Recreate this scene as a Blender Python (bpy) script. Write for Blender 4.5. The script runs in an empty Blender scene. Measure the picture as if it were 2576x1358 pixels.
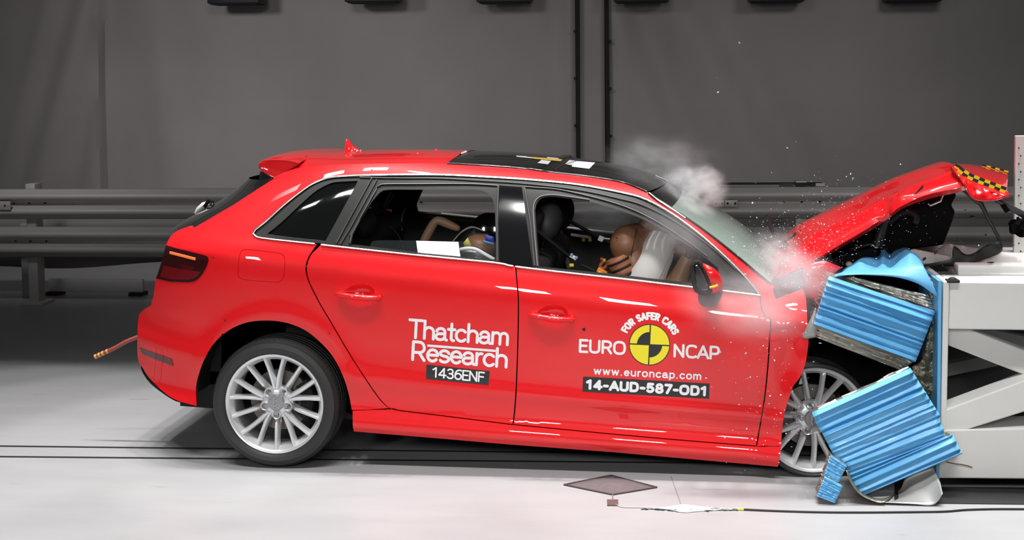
import bpy, bmesh, math, random
from mathutils import Vector, Matrix, noise
from mathutils.geometry import delaunay_2d_cdt

random.seed(7)
SC = bpy.context.scene
COL = SC.collection

# ------------------------------------------------------------------ camera
IMG_W, IMG_H = 2576, 1358
FPX = 3450.0
PPX, PPY = 1288.0, 444.0
CAM = Vector((0.0, -6.21, 1.822))
YAW, PITCH, ROLL = math.radians(7.0), math.radians(4.0), 0.011


def cam_axes():
    r, f, u = Vector((1, 0, 0)), Vector((0, 1, 0)), Vector((0, 0, 1))
    m = Matrix.Rotation(YAW, 3, 'Z')
    r, f = m @ r, m @ f
    m = Matrix.Rotation(-PITCH, 3, r)
    f, u = m @ f, m @ u
    r2 = r * math.cos(ROLL) - u * math.sin(ROLL)
    u2 = u * math.cos(ROLL) + r * math.sin(ROLL)
    return r2, u2, f


CR, CU, CF = cam_axes()
cam_data = bpy.data.cameras.new('camera')
cam = bpy.data.objects.new('camera', cam_data)
COL.objects.link(cam)
cam_data.sensor_fit = 'HORIZONTAL'
cam_data.sensor_width = 36.0
cam_data.lens = FPX / IMG_W * 36.0
cam_data.shift_y = -(IMG_H / 2 - PPY) / IMG_W
cam_data.clip_start, cam_data.clip_end = 0.1, 200
M = Matrix(((CR.x, CU.x, -CF.x, CAM.x), (CR.y, CU.y, -CF.y, CAM.y), (CR.z, CU.z, -CF.z, CAM.z), (0, 0, 0, 1)))
cam.matrix_world = M
SC.camera = cam

# ------------------------------------------------------------------ view, world, lights
SC.view_settings.view_transform = 'Standard'
SC.view_settings.look = 'None'
SC.view_settings.gamma = 1.0
SC.view_settings.use_curve_mapping = False
SC.view_settings.exposure = -0.06
SC.cycles.volume_bounces = 4

world = bpy.data.worlds.new('hall_world')
SC.world = world
world.use_nodes = True
world.node_tree.nodes['Background'].inputs[0].default_value = (0.9, 0.93, 1.0, 1)
world.node_tree.nodes['Background'].inputs[1].default_value = 0.05

LIGHTS = []


def area_light(name, loc, target, sx, sy, power, spread=120, col=(1, 0.985, 0.97)):
    d = bpy.data.lights.new(name, 'AREA')
    d.shape = 'RECTANGLE'
    d.size, d.size_y = sx, sy
    d.energy = power
    d.spread = math.radians(spread)
    d.color = col
    o = bpy.data.objects.new(name, d)
    COL.objects.link(o)
    o.location = loc
    dv = (Vector(target) - Vector(loc)).normalized()
    o.rotation_euler = dv.to_track_quat('-Z', 'Y').to_euler()
    LIGHTS.append(o)
    return o


# banks of floodlights over the crash track, seen as white bars in the paint: one bank above the car's near side,
# one above its centre line, a weak one at the back and unseen fill lamps added for the curtain
for i in range(8):
    x = -3.75 + i * 0.90
    area_light('overhead_lamp', (x, 0.35, 4.7), (x, 0.25, 0), 0.46, 0.36, 3.5, 62)
# hard-edged spots that cut the bright strip of floor off just beyond the car
for i in range(9):
    d = bpy.data.lights.new('track_spot', 'SPOT')
    d.energy = 690
    d.spot_size = math.radians(27.6)
    d.spot_blend = 0.12
    d.shadow_soft_size = 0.12
    d.color = (1, 0.985, 0.97)
    o = bpy.data.objects.new('track_spot', d)
    COL.objects.link(o)
    o.location = (-4.4 + i * 0.90, 0.38, 8.0)
for i in range(8):
    x = -3.9 + i * 1.12
    area_light('front_lamp', (x, -3.4, 8.0), (x, -1.6, 0.0), 0.5, 0.4, 19.0, 46)
for x in (-4.15, -1.19, -0.14, 0.90):
    area_light('side_lamp', (x, -7.0, 2.95), (x * 0.47, 0.0, 0.9), 0.50, 0.90, 5.0, 50)
for x, pw in ((-5.2, 20), (-2.8, 10.5), (-0.4, 4.5), (2.0, 9)):
    area_light('curtain_fill', (x, 1.9, 3.5), (x - 0.2, 8.4, 1.3), 0.8, 0.5, pw, 70)  # added fill without fixtures, brightens the curtain and guard rail

# ------------------------------------------------------------------ projection helpers


def ray(u, v):
    return (CF + CR * ((u - PPX) / FPX) - CU * ((v - PPY) / FPX)).normalized()


def on_y(u, v, y):
    d = ray(u, v)
    return CAM + d * ((y - CAM.y) / d.y)


def on_z(u, v, z=0.0):
    d = ray(u, v)
    return CAM + d * ((z - CAM.z) / d.z)


def project(p):
    q = Vector(p) - CAM
    w = q.dot(CF)
    return PPX + FPX * q.dot(CR) / w, PPY - FPX * q.dot(CU) / w


def sm(pts, step=8.0, closed=False):
    """Catmull-Rom through 2D points, densified."""
    n = len(pts)
    out = []
    rng = n if closed else n - 1
    for i in range(rng):
        p1, p2 = pts[i], pts[(i + 1) % n]
        p0 = pts[i - 1] if (i > 0 or closed) else p1
        p3 = pts[(i + 2) % n] if (i + 2 < n or closed) else p2
        L = math.hypot(p2[0] - p1[0], p2[1] - p1[1])
        k = max(1, int(L / step))
        for j in range(k):
            t = j / k
            t2, t3 = t * t, t * t * t
            out.append(tuple(0.5 * (2 * p1[c] + (p2[c] - p0[c]) * t + (2 * p0[c] - 5 * p1[c] + 4 * p2[c] - p3[c]) * t2
                                    + (3 * p1[c] - p0[c] - 3 * p2[c] + p3[c]) * t3) for c in range(len(p1))))
    if not closed:
        out.append(tuple(pts[-1]))
    return out


def ln(pts, step=8.0):
    """straight polyline, densified."""
    out = []
    for a, b in zip(pts[:-1], pts[1:]):
        k = max(1, int(math.dist(a, b) / step))
        for j in range(k):
            t = j / k
            out.append(tuple(a[c] + (b[c] - a[c]) * t for c in range(len(a))))
    out.append(tuple(pts[-1]))
    return out


def resample(pts, n):
    d = [0.0]
    for a, b in zip(pts[:-1], pts[1:]):
        d.append(d[-1] + math.dist(a, b))
    out, j = [], 0
    for i in range(n):
        t = d[-1] * i / (n - 1)
        while j < len(pts) - 2 and d[j + 1] < t:
            j += 1
        s = (t - d[j]) / max(1e-9, d[j + 1] - d[j])
        s = min(1, max(0, s))
        out.append(tuple(pts[j][c] + (pts[j + 1][c] - pts[j][c]) * s for c in range(len(pts[0]))))
    return out


# ------------------------------------------------------------------ materials
MATS = {}


def mat(name, col=(0.5, 0.5, 0.5), rough=0.5, metal=0.0, coat=0.0, emit=None, estr=0.0, trans=0.0, alpha=1.0, spec=None,
        noise_amt=0.0, noise_scale=20.0, bump=0.0, bump_scale=60.0, coat_rough=0.03, ior=None):
    if name in MATS:
        return MATS[name]
    m = bpy.data.materials.new(name)
    m.use_nodes = True
    nt = m.node_tree
    b = nt.nodes['Principled BSDF']
    b.inputs['Base Color'].default_value = (*col, 1)
    b.inputs['Roughness'].default_value = rough
    b.inputs['Metallic'].default_value = metal
    b.inputs['Coat Weight'].default_value = coat
    b.inputs['Coat Roughness'].default_value = coat_rough
    b.inputs['Transmission Weight'].default_value = trans
    b.inputs['Alpha'].default_value = alpha
    if spec is not None:
        b.inputs['Specular IOR Level'].default_value = spec
    if ior:
        b.inputs['IOR'].default_value = ior
    if emit:
        b.inputs['Emission Color'].default_value = (*emit, 1)
        b.inputs['Emission Strength'].default_value = estr
    if noise_amt or bump:
        tc = nt.nodes.new('ShaderNodeTexCoord')
    if noise_amt:
        n = nt.nodes.new('ShaderNodeTexNoise')
        n.inputs['Scale'].default_value = noise_scale
        n.inputs['Detail'].default_value = 5
        nt.links.new(tc.outputs['Object'], n.inputs['Vector'])
        mx = nt.nodes.new('ShaderNodeMix')
        mx.data_type = 'RGBA'
        mx.inputs['A'].default_value = (*[max(0, c * (1 - noise_amt)) for c in col], 1)
        mx.inputs['B'].default_value = (*[min(1, c * (1 + noise_amt)) for c in col], 1)
        nt.links.new(n.outputs['Fac'], mx.inputs['Factor'])
        nt.links.new(mx.outputs['Result'], b.inputs['Base Color'])
    if bump:
        n2 = nt.nodes.new('ShaderNodeTexNoise')
        n2.inputs['Scale'].default_value = bump_scale
        n2.inputs['Detail'].default_value = 4
        nt.links.new(tc.outputs['Object'], n2.inputs['Vector'])
        bp = nt.nodes.new('ShaderNodeBump')
        bp.inputs['Strength'].default_value = bump
        bp.inputs['Distance'].default_value = 0.01
        nt.links.new(n2.outputs['Fac'], bp.inputs['Height'])
        nt.links.new(bp.outputs['Normal'], b.inputs['Normal'])
    MATS[name] = m
    return m


PAINT = mat('red_paint', (0.76, 0.009, 0.013), 0.4, coat=1.0, coat_rough=0.012, spec=0.15)
BLACKROOF = mat('black_roof_film', (0.012, 0.011, 0.011), 0.25, coat=0.6)
GLOSSBLACK = mat('gloss_black', (0.006, 0.006, 0.007), 0.08, coat=1.0)
RUBBER = mat('dark_rubber', (0.013, 0.0135, 0.013), 0.5, spec=0.25)
RUBBERLIGHT = mat('grey_rubber', (0.05, 0.05, 0.048), 0.4)
BLACK = mat('matte_black', (0.010, 0.010, 0.010), 0.7)
TRIM = mat('cabin_trim', (0.014, 0.013, 0.013), 0.6)
TRIMGREY = mat('cabin_grey', (0.055, 0.054, 0.052), 0.7)
PILLARGREY = mat('pillar_grey', (0.26, 0.28, 0.25), 0.6)
CHROME = mat('chrome', (0.82, 0.82, 0.80), 0.12, metal=1.0)
SATIN = mat('satin_chrome', (0.62, 0.62, 0.61), 0.26, metal=1.0)
ALLOY = mat('alloy_silver', (0.74, 0.75, 0.76), 0.34, metal=0.55)
TYRE = mat('tyre_rubber', (0.022, 0.022, 0.022), 0.55, bump=0.15, bump_scale=90)
DISC = mat('brake_disc_metal', (0.20, 0.18, 0.16), 0.4, metal=0.8)
WHITE = mat('white_decal', (0.86, 0.87, 0.88), 0.45)
BLACKDECAL = mat('black_decal', (0.018, 0.018, 0.020), 0.45)
YELLOW = mat('yellow_decal', (0.85, 0.74, 0.02), 0.4)
STEEL = mat('white_steel', (0.66, 0.66, 0.64), 0.45, noise_amt=0.05, noise_scale=6)
BLUE = mat('blue_cladding', (0.115, 0.40, 0.70), 0.45, coat=0.04, noise_amt=0.10, noise_scale=14, bump=0.2, bump_scale=18)
FOIL = mat('bare_aluminium', (0.62, 0.61, 0.56), 0.30, metal=0.9, bump=0.4, bump_scale=40)
SKIN = mat('dummy_skin', (0.245, 0.115, 0.062), 0.42, noise_amt=0.06, noise_scale=12)
SKINPALE = mat('dummy_limb_skin', (0.30, 0.175, 0.105), 0.5)


# ------------------------------------------------------------------ mesh builder
WLOC = {}


class MB:
    def __init__(s):
        s.v, s.f, s.n = [], [], {}

    def add(s, verts, faces, normals=None):
        o = len(s.v)
        s.v += [Vector(p) for p in verts]
        s.f += [tuple(i + o for i in f) for f in faces]
        if normals:
            for i, n in enumerate(normals):
                s.n[o + i] = n
        return s

    def box(s, c, size, m=None, bev=0.0):
        c = Vector(c)
        hx, hy, hz = size[0] / 2, size[1] / 2, size[2] / 2
        b = min(bev, hx * 0.9, hy * 0.9, hz * 0.9)
        if b <= 0:
            vs = [Vector((x, y, z)) for x in (-hx, hx) for y in (-hy, hy) for z in (-hz, hz)]
            fs = [(0, 1, 3, 2), (4, 6, 7, 5), (0, 4, 5, 1), (2, 3, 7, 6), (0, 2, 6, 4), (1, 5, 7, 3)]
        else:
            bm = bmesh.new()
            bmesh.ops.create_cube(bm, size=1)
            for q in bm.verts:
                q.co = Vector((q.co.x * 2 * hx, q.co.y * 2 * hy, q.co.z * 2 * hz))
            bmesh.ops.bevel(bm, geom=list(bm.edges), offset=b, segments=2, affect='EDGES', profile=0.5)
            bm.verts.index_update()
            vs = [q.co.copy() for q in bm.verts]
            fs = [tuple(q.index for q in f.verts) for f in bm.faces]
            bm.free()
        if m is not None:
            vs = [m @ q for q in vs]
        return s.add([q + c for q in vs], fs)

    def bar(s, a, b, w, h, up=(0, 0, 1), bev=0.0):
        a, b = Vector(a), Vector(b)
        d = (b - a)
        L = d.length
        d.normalize()
        side = d.cross(Vector(up)).normalized()
        u = side.cross(d)
        m = Matrix((d, side, u)).transposed()
        return s.box((a + b) / 2, (L, w, h), m, bev)

    def tube(s, pts, r, n=8, caps=True, flat=None):
        pts = [Vector(p) for p in pts]
        k = len(pts)
        rs = r if isinstance(r, (list, tuple)) else [r] * k
        t0 = (pts[1] - pts[0]).normalized()
        ref = Vector((0, 0, 1)) if abs(t0.z) < 0.9 else Vector((1, 0, 0))
        nrm = t0.cross(ref).normalized()
        vs, fs = [], []
        for i in range(k):
            a, b = pts[max(0, i - 1)], pts[min(k - 1, i + 1)]
            t = (b - a)
            t = t.normalized() if t.length > 1e-9 else t0
            nrm = (nrm - t * nrm.dot(t))
            nrm = nrm.normalized() if nrm.length > 1e-6 else t.orthogonal().normalized()
            bn = t.cross(nrm)
            for j in range(n):
                an = 2 * math.pi * j / n
                ca, sa = math.cos(an), math.sin(an)
                if flat:
                    sa *= flat
                vs.append(pts[i] + (nrm * ca + bn * sa) * rs[i])
        for i in range(k - 1):
            for j in range(n):
                j2 = (j + 1) % n
                fs.append((i * n + j, i * n + j2, (i + 1) * n + j2, (i + 1) * n + j))
        if caps:
            fs.append(tuple(range(n - 1, -1, -1)))
            fs.append(tuple((k - 1) * n + j for j in range(n)))
        return s.add(vs, fs)

    def grid(s, rows, close_u=False, close_v=False, normals=None):
        nr, nc = len(rows), len(rows[0])
        vs = [p for r in rows for p in r]
        fs = []
        for i in range(nr if close_u else nr - 1):
            for j in range(nc if close_v else nc - 1):
                i2, j2 = (i + 1) % nr, (j + 1) % nc
                fs.append((i * nc + j, i * nc + j2, i2 * nc + j2, i2 * nc + j))
        return s.add(vs, fs, normals)

    def lathe(s, prof, m, n=64):
        """prof: list of (radius, axial); axis = local -Y (outer face towards -Y when axial grows)."""
        rows = []
        for r, a in prof:
            rows.append([m @ Vector((r * math.cos(2 * math.pi * j / n), -a, r * math.sin(2 * math.pi * j / n))) for j in range(n)])
        return s.grid(rows, close_v=True)

    def sphere(s, c, r, m=None, nu=24, nv=14):
        r = r if isinstance(r, (tuple, list)) else (r, r, r)
        rows = []
        for i in range(nv + 1):
            th = math.pi * i / nv
            row = []
            for j in range(nu):
                ph = 2 * math.pi * j / nu
                p = Vector((r[0] * math.sin(th) * math.cos(ph), r[1] * math.sin(th) * math.sin(ph), r[2] * math.cos(th)))
                row.append((m @ p if m is not None else p) + Vector(c))
            rows.append(row)
        return s.grid(rows, close_v=True)

    def poly_extrude(s, pts, off):
        """planar polygon of 3D points extruded by vector off."""
        pts = [Vector(p) for p in pts]
        n = len(pts)
        off = Vector(off)
        vs = pts + [p + off for p in pts]
        fs = [tuple(range(n)), tuple(range(2 * n - 1, n - 1, -1))]
        for i in range(n):
            j = (i + 1) % n
            fs.append((i, i + n, j + n, j))
        return s.add(vs, fs)

    def build(s, name, material, parent=None, smooth=True, angle=35, local=False, recalc=True):
        me = bpy.data.meshes.new(name)
        origin = Vector((0, 0, 0))
        if parent is not None:
            origin = WLOC.get(parent.name, Vector((0, 0, 0)))
        elif not local:
            lo = Vector([min(p[c] for p in s.v) for c in range(3)])
            hi = Vector([max(p[c] for p in s.v) for c in range(3)])
            origin = Vector(((lo.x + hi.x) / 2, (lo.y + hi.y) / 2, lo.z))
        vv = s.v if local else [p - origin for p in s.v]
        me.from_pydata([tuple(p) for p in vv], [], s.f)
        me.validate()
        if recalc and not s.n:
            bm = bmesh.new()
            bm.from_mesh(me)
            bmesh.ops.remove_doubles(bm, verts=bm.verts, dist=1e-6)
            bmesh.ops.recalc_face_normals(bm, faces=bm.faces)
            bm.to_mesh(me)
            bm.free()
        if smooth:
            me.polygons.foreach_set('use_smooth', [True] * len(me.polygons))
            if not s.n:
                try:
                    me.set_sharp_from_angle(angle=math.radians(angle))
                except Exception:
                    pass
        if s.n and len(me.vertices) == len(s.v):
            me.normals_split_custom_set_from_vertices([tuple(s.n.get(i, (0, 0, 0))) for i in range(len(s.v))])
        o = bpy.data.objects.new(name, me)
        COL.objects.link(o)
        if material is not None:
            me.materials.append(material)
        if parent is not None:
            o.parent = parent
            WLOC[o.name] = origin
        else:
            if not local:
                o.location = origin
            WLOC[o.name] = origin
        return o


def tag(o, label=None, cat=None, group=None, kind=None):
    if label:
        o['label'] = label
    if cat:
        o['category'] = cat
    if group:
        o['group'] = group
    if kind:
        o['kind'] = kind
    return o


def thing(name, label, cat, loc, group=None):
    o = bpy.data.objects.new(name, None)
    o.empty_display_size = 0.1
    COL.objects.link(o)
    o.location = loc
    WLOC[o.name] = Vector(loc)
    tag(o, label, cat, group)
    return o


def copy_tree(o, parent=None):
    c = o.copy()
    COL.objects.link(c)
    c.parent = parent
    for ch in list(o.children):
        copy_tree(ch, c)
    return c


def fbm(p, oct=3):
    v, a = 0.0, 1.0
    for i in range(oct):
        v += a * noise.noise(p * (2 ** i))
        a *= 0.5
    return v
# ================================================================== THE HALL
def floor_material():
    m = bpy.data.materials.new('painted_floor')
    m.use_nodes = True
    nt = m.node_tree
    b = nt.nodes['Principled BSDF']
    tc = nt.nodes.new('ShaderNodeTexCoord')
    mp = nt.nodes.new('ShaderNodeMapping')
    mp.inputs['Scale'].default_value = (0.35, 1.2, 1)
    n = nt.nodes.new('ShaderNodeTexNoise')
    n.inputs['Scale'].default_value = 2.2
    n.inputs['Detail'].default_value = 8
    n.inputs['Roughness'].default_value = 0.65
    cr = nt.nodes.new('ShaderNodeValToRGB')
    cr.color_ramp.elements[0].position = 0.30
    cr.color_ramp.elements[0].color = (0.315, 0.315, 0.325, 1)
    cr.color_ramp.elements[1].position = 0.62
    cr.color_ramp.elements[1].color = (0.365, 0.365, 0.372, 1)
    nt.links.new(tc.outputs['Object'], mp.inputs['Vector'])
    nt.links.new(mp.outputs['Vector'], n.inputs['Vector'])
    nt.links.new(n.outputs['Fac'], cr.inputs['Fac'])
    # dark scuff specks
    v = nt.nodes.new('ShaderNodeTexNoise')
    v.inputs['Scale'].default_value = 9
    v.inputs['Detail'].default_value = 6
    cr2 = nt.nodes.new('ShaderNodeValToRGB')
    cr2.color_ramp.elements[0].position = 0.69
    cr2.color_ramp.elements[0].color = (1, 1, 1, 1)
    cr2.color_ramp.elements[1].position = 0.76
    cr2.color_ramp.elements[1].color = (0.80, 0.78, 0.75, 1)
    nt.links.new(mp.outputs['Vector'], v.inputs['Vector'])
    nt.links.new(v.outputs['Fac'], cr2.inputs['Fac'])
    mx = nt.nodes.new('ShaderNodeMix')
    mx.data_type = 'RGBA'
    mx.blend_type = 'MULTIPLY'
    mx.inputs['Factor'].default_value = 1
    nt.links.new(cr.outputs['Color'], mx.inputs['A'])
    nt.links.new(cr2.outputs['Color'], mx.inputs['B'])
    nt.links.new(mx.outputs['Result'], b.inputs['Base Color'])
    b.inputs['Roughness'].default_value = 0.38
    b.inputs['Specular IOR Level'].default_value = 0.35
    return m


FLOORM = floor_material()
fl = MB().box((0.5, 3.5, -0.1), (26, 26, 0.2)).build('floor', FLOORM, smooth=False)
tag(fl, kind='structure')
wb = MB().box((0.5, 12.0, 4.0), (26, 0.3, 8.0)).build('wall_back', mat('wall_grey', (0.06, 0.057, 0.055), 0.8), smooth=False)
tag(wb, kind='structure')

# slot rails let into the floor, following the crash track
RAILM = mat('slot_black', (0.012, 0.013, 0.012), 0.6)


def floor_strip(name, pa, pb, w, h, m, label=None):
    a, b = Vector(pa), Vector(pb)
    d = (b - a).normalized()
    s = Vector((-d.y, d.x, 0)) * (w / 2)
    z = Vector((0, 0, h))
    q = [a + s, b + s, b - s, a - s]
    vs = [p - Vector((0, 0, 0.02)) for p in q] + [p + z for p in q]
    o = MB().add(vs, [(0, 1, 2, 3), (4, 5, 6, 7), (0, 1, 5, 4), (1, 2, 6, 5), (2, 3, 7, 6), (3, 0, 4, 7)]).build(name, m, smooth=False)
    tag(o, kind='structure')
    return o


for k, (y0, y1) in enumerate(((1122.5, 1129.5), (1149.0, 1154.5))):
    a = on_z(0, y0)
    b = on_z(600, y1)
    d = (b - a).normalized()
    floor_strip('trim_%d' % (k + 1), a - d * 1.5, a + d * 6.4, 0.018, 0.003, RAILM)

# dark recessed plate in front of the barrier
pts = [on_z(2250, 1200), on_z(2700, 1203), on_z(2700, 1271), on_z(2250, 1266)]
tag(MB().poly_extrude(pts, (0, 0, 0.004)).build('trim_3', mat('pit_plate', (0.035, 0.035, 0.035), 0.35, metal=0.3), smooth=False), kind='structure')
pts = [on_z(2366, 1223), on_z(2700, 1225), on_z(2700, 1228), on_z(2366, 1226)]
tag(MB().poly_extrude(pts, (0, 0, 0.009)).build('trim_4', mat('pit_edge', (0.30, 0.30, 0.30), 0.4), smooth=False), kind='structure')


# ---- tarpaulin curtains
def tarp_material():
    m = bpy.data.materials.new('grey_tarpaulin')
    m.use_nodes = True
    nt = m.node_tree
    b = nt.nodes['Principled BSDF']
    tc = nt.nodes.new('ShaderNodeTexCoord')
    n = nt.nodes.new('ShaderNodeTexNoise')
    n.inputs['Scale'].default_value = 0.7
    n.inputs['Detail'].default_value = 4
    cr = nt.nodes.new('ShaderNodeValToRGB')
    cr.color_ramp.elements[0].position = 0.3
    cr.color_ramp.elements[0].color = (0.275, 0.255, 0.250, 1)
    cr.color_ramp.elements[1].position = 0.7
    cr.color_ramp.elements[1].color = (0.335, 0.312, 0.305, 1)
    nt.links.new(tc.outputs['Object'], n.inputs['Vector'])
    nt.links.new(n.outputs['Fac'], cr.inputs['Fac'])
    nt.links.new(cr.outputs['Color'], b.inputs['Base Color'])
    b.inputs['Roughness'].default_value = 0.6
    b.inputs['Specular IOR Level'].default_value = 0.3
    return m


TARP = tarp_material()
CY = 8.6


def curtain(u0, u1, label, folds):
    xa, xb = on_y(u0, 300, CY).x, on_y(u1, 300, CY).x
    ztop = 4.6
    nx, nz = max(6, int((xb - xa) / 0.06)), 70
    rows = []
    for i in range(nz + 1):
        z = 0.02 + (ztop - 0.02) * i / nz
        row = []
        for j in range(nx + 1):
            x = xa + (xb - xa) * j / nx
            d = 0.0
            for (fx, slope, amp, wd) in folds:
                q = x - (fx + slope * (z - 1.5))
                d += amp * math.exp(-(q / wd) ** 2)
            # welded seams: narrow vertical ribs and one horizontal one
            for sx in SEAMS:
                d += 0.007 * math.exp(-((x - sx) / 0.035) ** 2)
            d += 0.006 * math.exp(-((z - SEAMZ) / 0.03) ** 2)
            d += 0.03 * fbm(Vector((x * 0.55, z * 0.3, 2.2)), 3)
            row.append(Vector((x, CY - d, z)))
        rows.append(row)
    o = MB().grid(rows).build('curtain', TARP)
    sd = o.modifiers.new('thick', 'SOLIDIFY')
    sd.thickness = 0.006
    return tag(o, label, 'curtain', 'tarpaulin curtains')


SEAMZ = on_y(1000, 280, CY).z
SEAMS = [on_y(u, 300, CY).x for u in (35, 405, 580, 755, 930, 1105, 1280, 1700, 1870, 2055, 2225, 2400)]
X0 = on_y(1288, 300, CY).x
fl_left = []
for (u, sl, amp, wd) in ((275, 0.0, 0.05, 0.08), (255, 0.0, -0.03, 0.05), (150, 0.30, 0.05, 0.14), (90, 0.36, -0.04, 0.16), (220, 0.22, -0.05, 0.13), (60, 0.3, 0.04, 0.12),
                         (420, -0.12, 0.03, 0.2), (1100, 0.05, 0.02, 0.35), (1400, 0.0, 0.035, 0.12), (720, -0.3, -0.03, 0.4)):
    fl_left.append((on_y(u, 420, CY).x, sl, amp, wd))
fl_right = []
for (u, sl, amp, wd) in ((1700, -0.38, -0.05, 0.20), (1640, -0.38, 0.04, 0.2), (1930, -0.55, -0.05, 0.26), (1850, -0.5, 0.035, 0.24), (2150, -0.4, 0.02, 0.4), (1560, 0, 0.03, 0.12)):
    fl_right.append((on_y(u, 300, CY).x, sl, amp, wd))
curtain(-1300, 1449, 'wide grey tarpaulin curtain left of the two black gaps', fl_left)
curtain(1459, 1522, 'narrow grey tarpaulin strip hanging between the two black gaps', [])
curtain(1532, 3400, 'wide grey tarpaulin curtain right of the two black gaps, behind the bonnet', fl_right)
# black edge webbing with eyelets on the two gaps
EDGEM = mat('black_webbing', (0.006, 0.006, 0.006), 0.8)


def webbing(u_top, u_bot, label, eyes, side):
    a, b = on_y(u_top, 0, CY - 0.14), on_y(u_bot, 410, CY - 0.14)
    d = (b - a) / (b.z - a.z)
    top, bot = a + d * (4.6 - a.z), a + d * (0.03 - a.z)
    w = thing('curtain_edge_strap', label, 'strap', (bot.x, bot.y, bot.z), 'black straps along the curtain gaps')
    MB().bar(bot, top, 0.020, 0.042, up=(1, 0, 0)).build('webbing', EDGEM, w, smooth=False)
    for y in eyes:
        p = on_y(u_top + (u_bot - u_top) * y / 410 + side * 7, y, CY - 0.165)
        MB().sphere(p, (0.017, 0.008, 0.017), nu=12, nv=8).build('eyelet', BLACK, w)


webbing(1453.5, 1455, 'black strap with eyelets edging the left of the two curtain gaps', (78, 197, 316), -1)
webbing(1526, 1530, 'black strap with eyelets edging the right of the two curtain gaps', (104, 223, 342), 1)

# ---- guard rails (double W-beam on posts)
GRAIL = mat('guard_rail_steel', (0.47, 0.45, 0.435), 0.45, metal=0.1, noise_amt=0.05, noise_scale=3)
pb = on_z(92, 764)
GY = pb.y                       # rail line at the left end
pr = on_y(2070, 470, GY)


def rail_y(x):
    return GY + 0.020 * (x - pb.x)


def on_rail(u, v, dy=0.0):
    p = on_y(u, v, GY)
    for _ in range(6):
        p = on_y(u, v, rail_y(p.x) + dy)
    return p


def wbeam(ztop, zbot, x0, x1, y_off=0.0):
    H = ztop - zbot
    prof = [(0.0, 1.0), (-0.012, 0.97), (-0.055, 0.86), (-0.075, 0.80), (-0.075, 0.70), (-0.05, 0.62), (-0.006, 0.53), (-0.006, 0.47),
            (-0.05, 0.38), (-0.075, 0.30), (-0.075, 0.20), (-0.055, 0.14), (-0.012, 0.03), (0.0, 0.0)]
    rows = []
    for i in range(41):
        x = x0 + (x1 - x0) * i / 40
        rows.append([Vector((x, rail_y(x) - 0.06 + q[0] + y_off, zbot + q[1] * H)) for q in prof])
    return rows


zt = [on_rail(60, v, -0.1).z for v in (476, 552, 571, 648, 655, 700)]
XL, XR = on_rail(-500, 500).x, on_rail(3100, 500).x
gr = thing('guard_rail', 'long double steel guard rail on posts along the back curtain', 'guard rail', (pb.x, GY, 0))
MB().grid(wbeam(zt[0], zt[1], XL, XR)).build('beam', GRAIL, gr, angle=60)
MB().grid(wbeam(zt[2], zt[3], XL, XR)).build('beam', GRAIL, gr, angle=60)
for o in gr.children:
    s_ = o.modifiers.new('thick', 'SOLIDIFY')
    s_.thickness = 0.006
ptop = on_rail(90, 461).z
px_posts = [92, 92 + 0.0]
xp = pb.x
for k in range(-1, 5):
    x = xp + 3.15 * k
    y = rail_y(x)
    m = MB().box((x, y + 0.02, ptop / 2), (0.085, 0.13, ptop), bev=0.006)
    m.box((x + 0.0, y + 0.02, 0.012), (0.19, 0.24, 0.024), bev=0.004)
    m.build('post', GRAIL, gr)
    if k > 3:
        continue
    for z in ((zt[0] + zt[1]) / 2, (zt[2] + zt[3]) / 2):
        for dx in (-0.13, 0, 0.14):
            MB().sphere((x + dx, y - 0.07, z + 0.01), (0.011, 0.008, 0.011), nu=8, nv=6).build('bolt', BLACK, gr)
for (ua, ub, va, vb, nm) in ((1796, 1822, 503, 520, 0), (1824, 1856, 503, 520, 0), (-40, 28, 506, 528, 0)):
    q0, q1 = on_rail(ua, va, -0.14), on_rail(ub, vb, -0.14)
    sp_ = MB().box(((q0.x + q1.x) / 2, rail_y(q0.x) - 0.142, (q0.z + q1.z) / 2), (q1.x - q0.x, 0.012, q0.z - q1.z), bev=0.003).build('splice_plate', GRAIL, gr)
    for dx in (-0.3, 0.3):
        MB().sphere(((q0.x + q1.x) / 2 + dx * (q1.x - q0.x), rail_y(q0.x) - 0.15, (q0.z + q1.z) / 2), (0.009, 0.006, 0.009), nu=8, nv=6).build('bolt', BLACK, sp_)
# low kicker plate and rear posts under the rail
kp = thing('kick_plate', 'low white steel plate lying under the guard rail at the left', 'plate', (on_z(265, 735).x, GY + 0.7, 0))
pa_, pb_ = on_z(148, 733), on_z(385, 733)
MB().bar((pa_.x, GY + 0.5, 0.085), (pb_.x, GY + 0.5, 0.085), 0.05, 0.11, bev=0.004).build('panel', mat('kick_grey', (0.62, 0.60, 0.58), 0.5), kp)
for x in (pa_.x + 0.05, pb_.x - 0.05):
    MB().box((x, GY + 0.5, 0.015), (0.12, 0.14, 0.03)).build('foot', BLACK, kp)
# lower tarpaulin skirt behind the rail, hanging above the floor
rows = []
for i in range(61):
    x = XL + (XR - XL) * i / 60
    zb = 0.22 + 0.05 * math.sin(x * 1.1 + 0.4) + 0.03 * math.sin(x * 2.7)
    rows.append([Vector((x, rail_y(x) + 0.55 + 0.03 * math.sin(x * 5), zb + (0.66 - zb) * j / 6)) for j in range(7)])
sk = MB().grid(rows).build('hanging_skirt', mat('skirt_grey', (0.20, 0.19, 0.185), 0.6))
sk.modifiers.new('thick', 'SOLIDIFY').thickness = 0.006
tag(sk, 'grey hanging skirt closing the gap under the lower rail', 'skirt')
rp = MB().box((on_z(44, 755).x, GY + 0.35, 0.32), (0.06, 0.06, 0.64), bev=0.005).build('rear_post', GRAIL)
tag(rp, 'thin steel post standing just left behind the first rail post', 'post')

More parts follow.
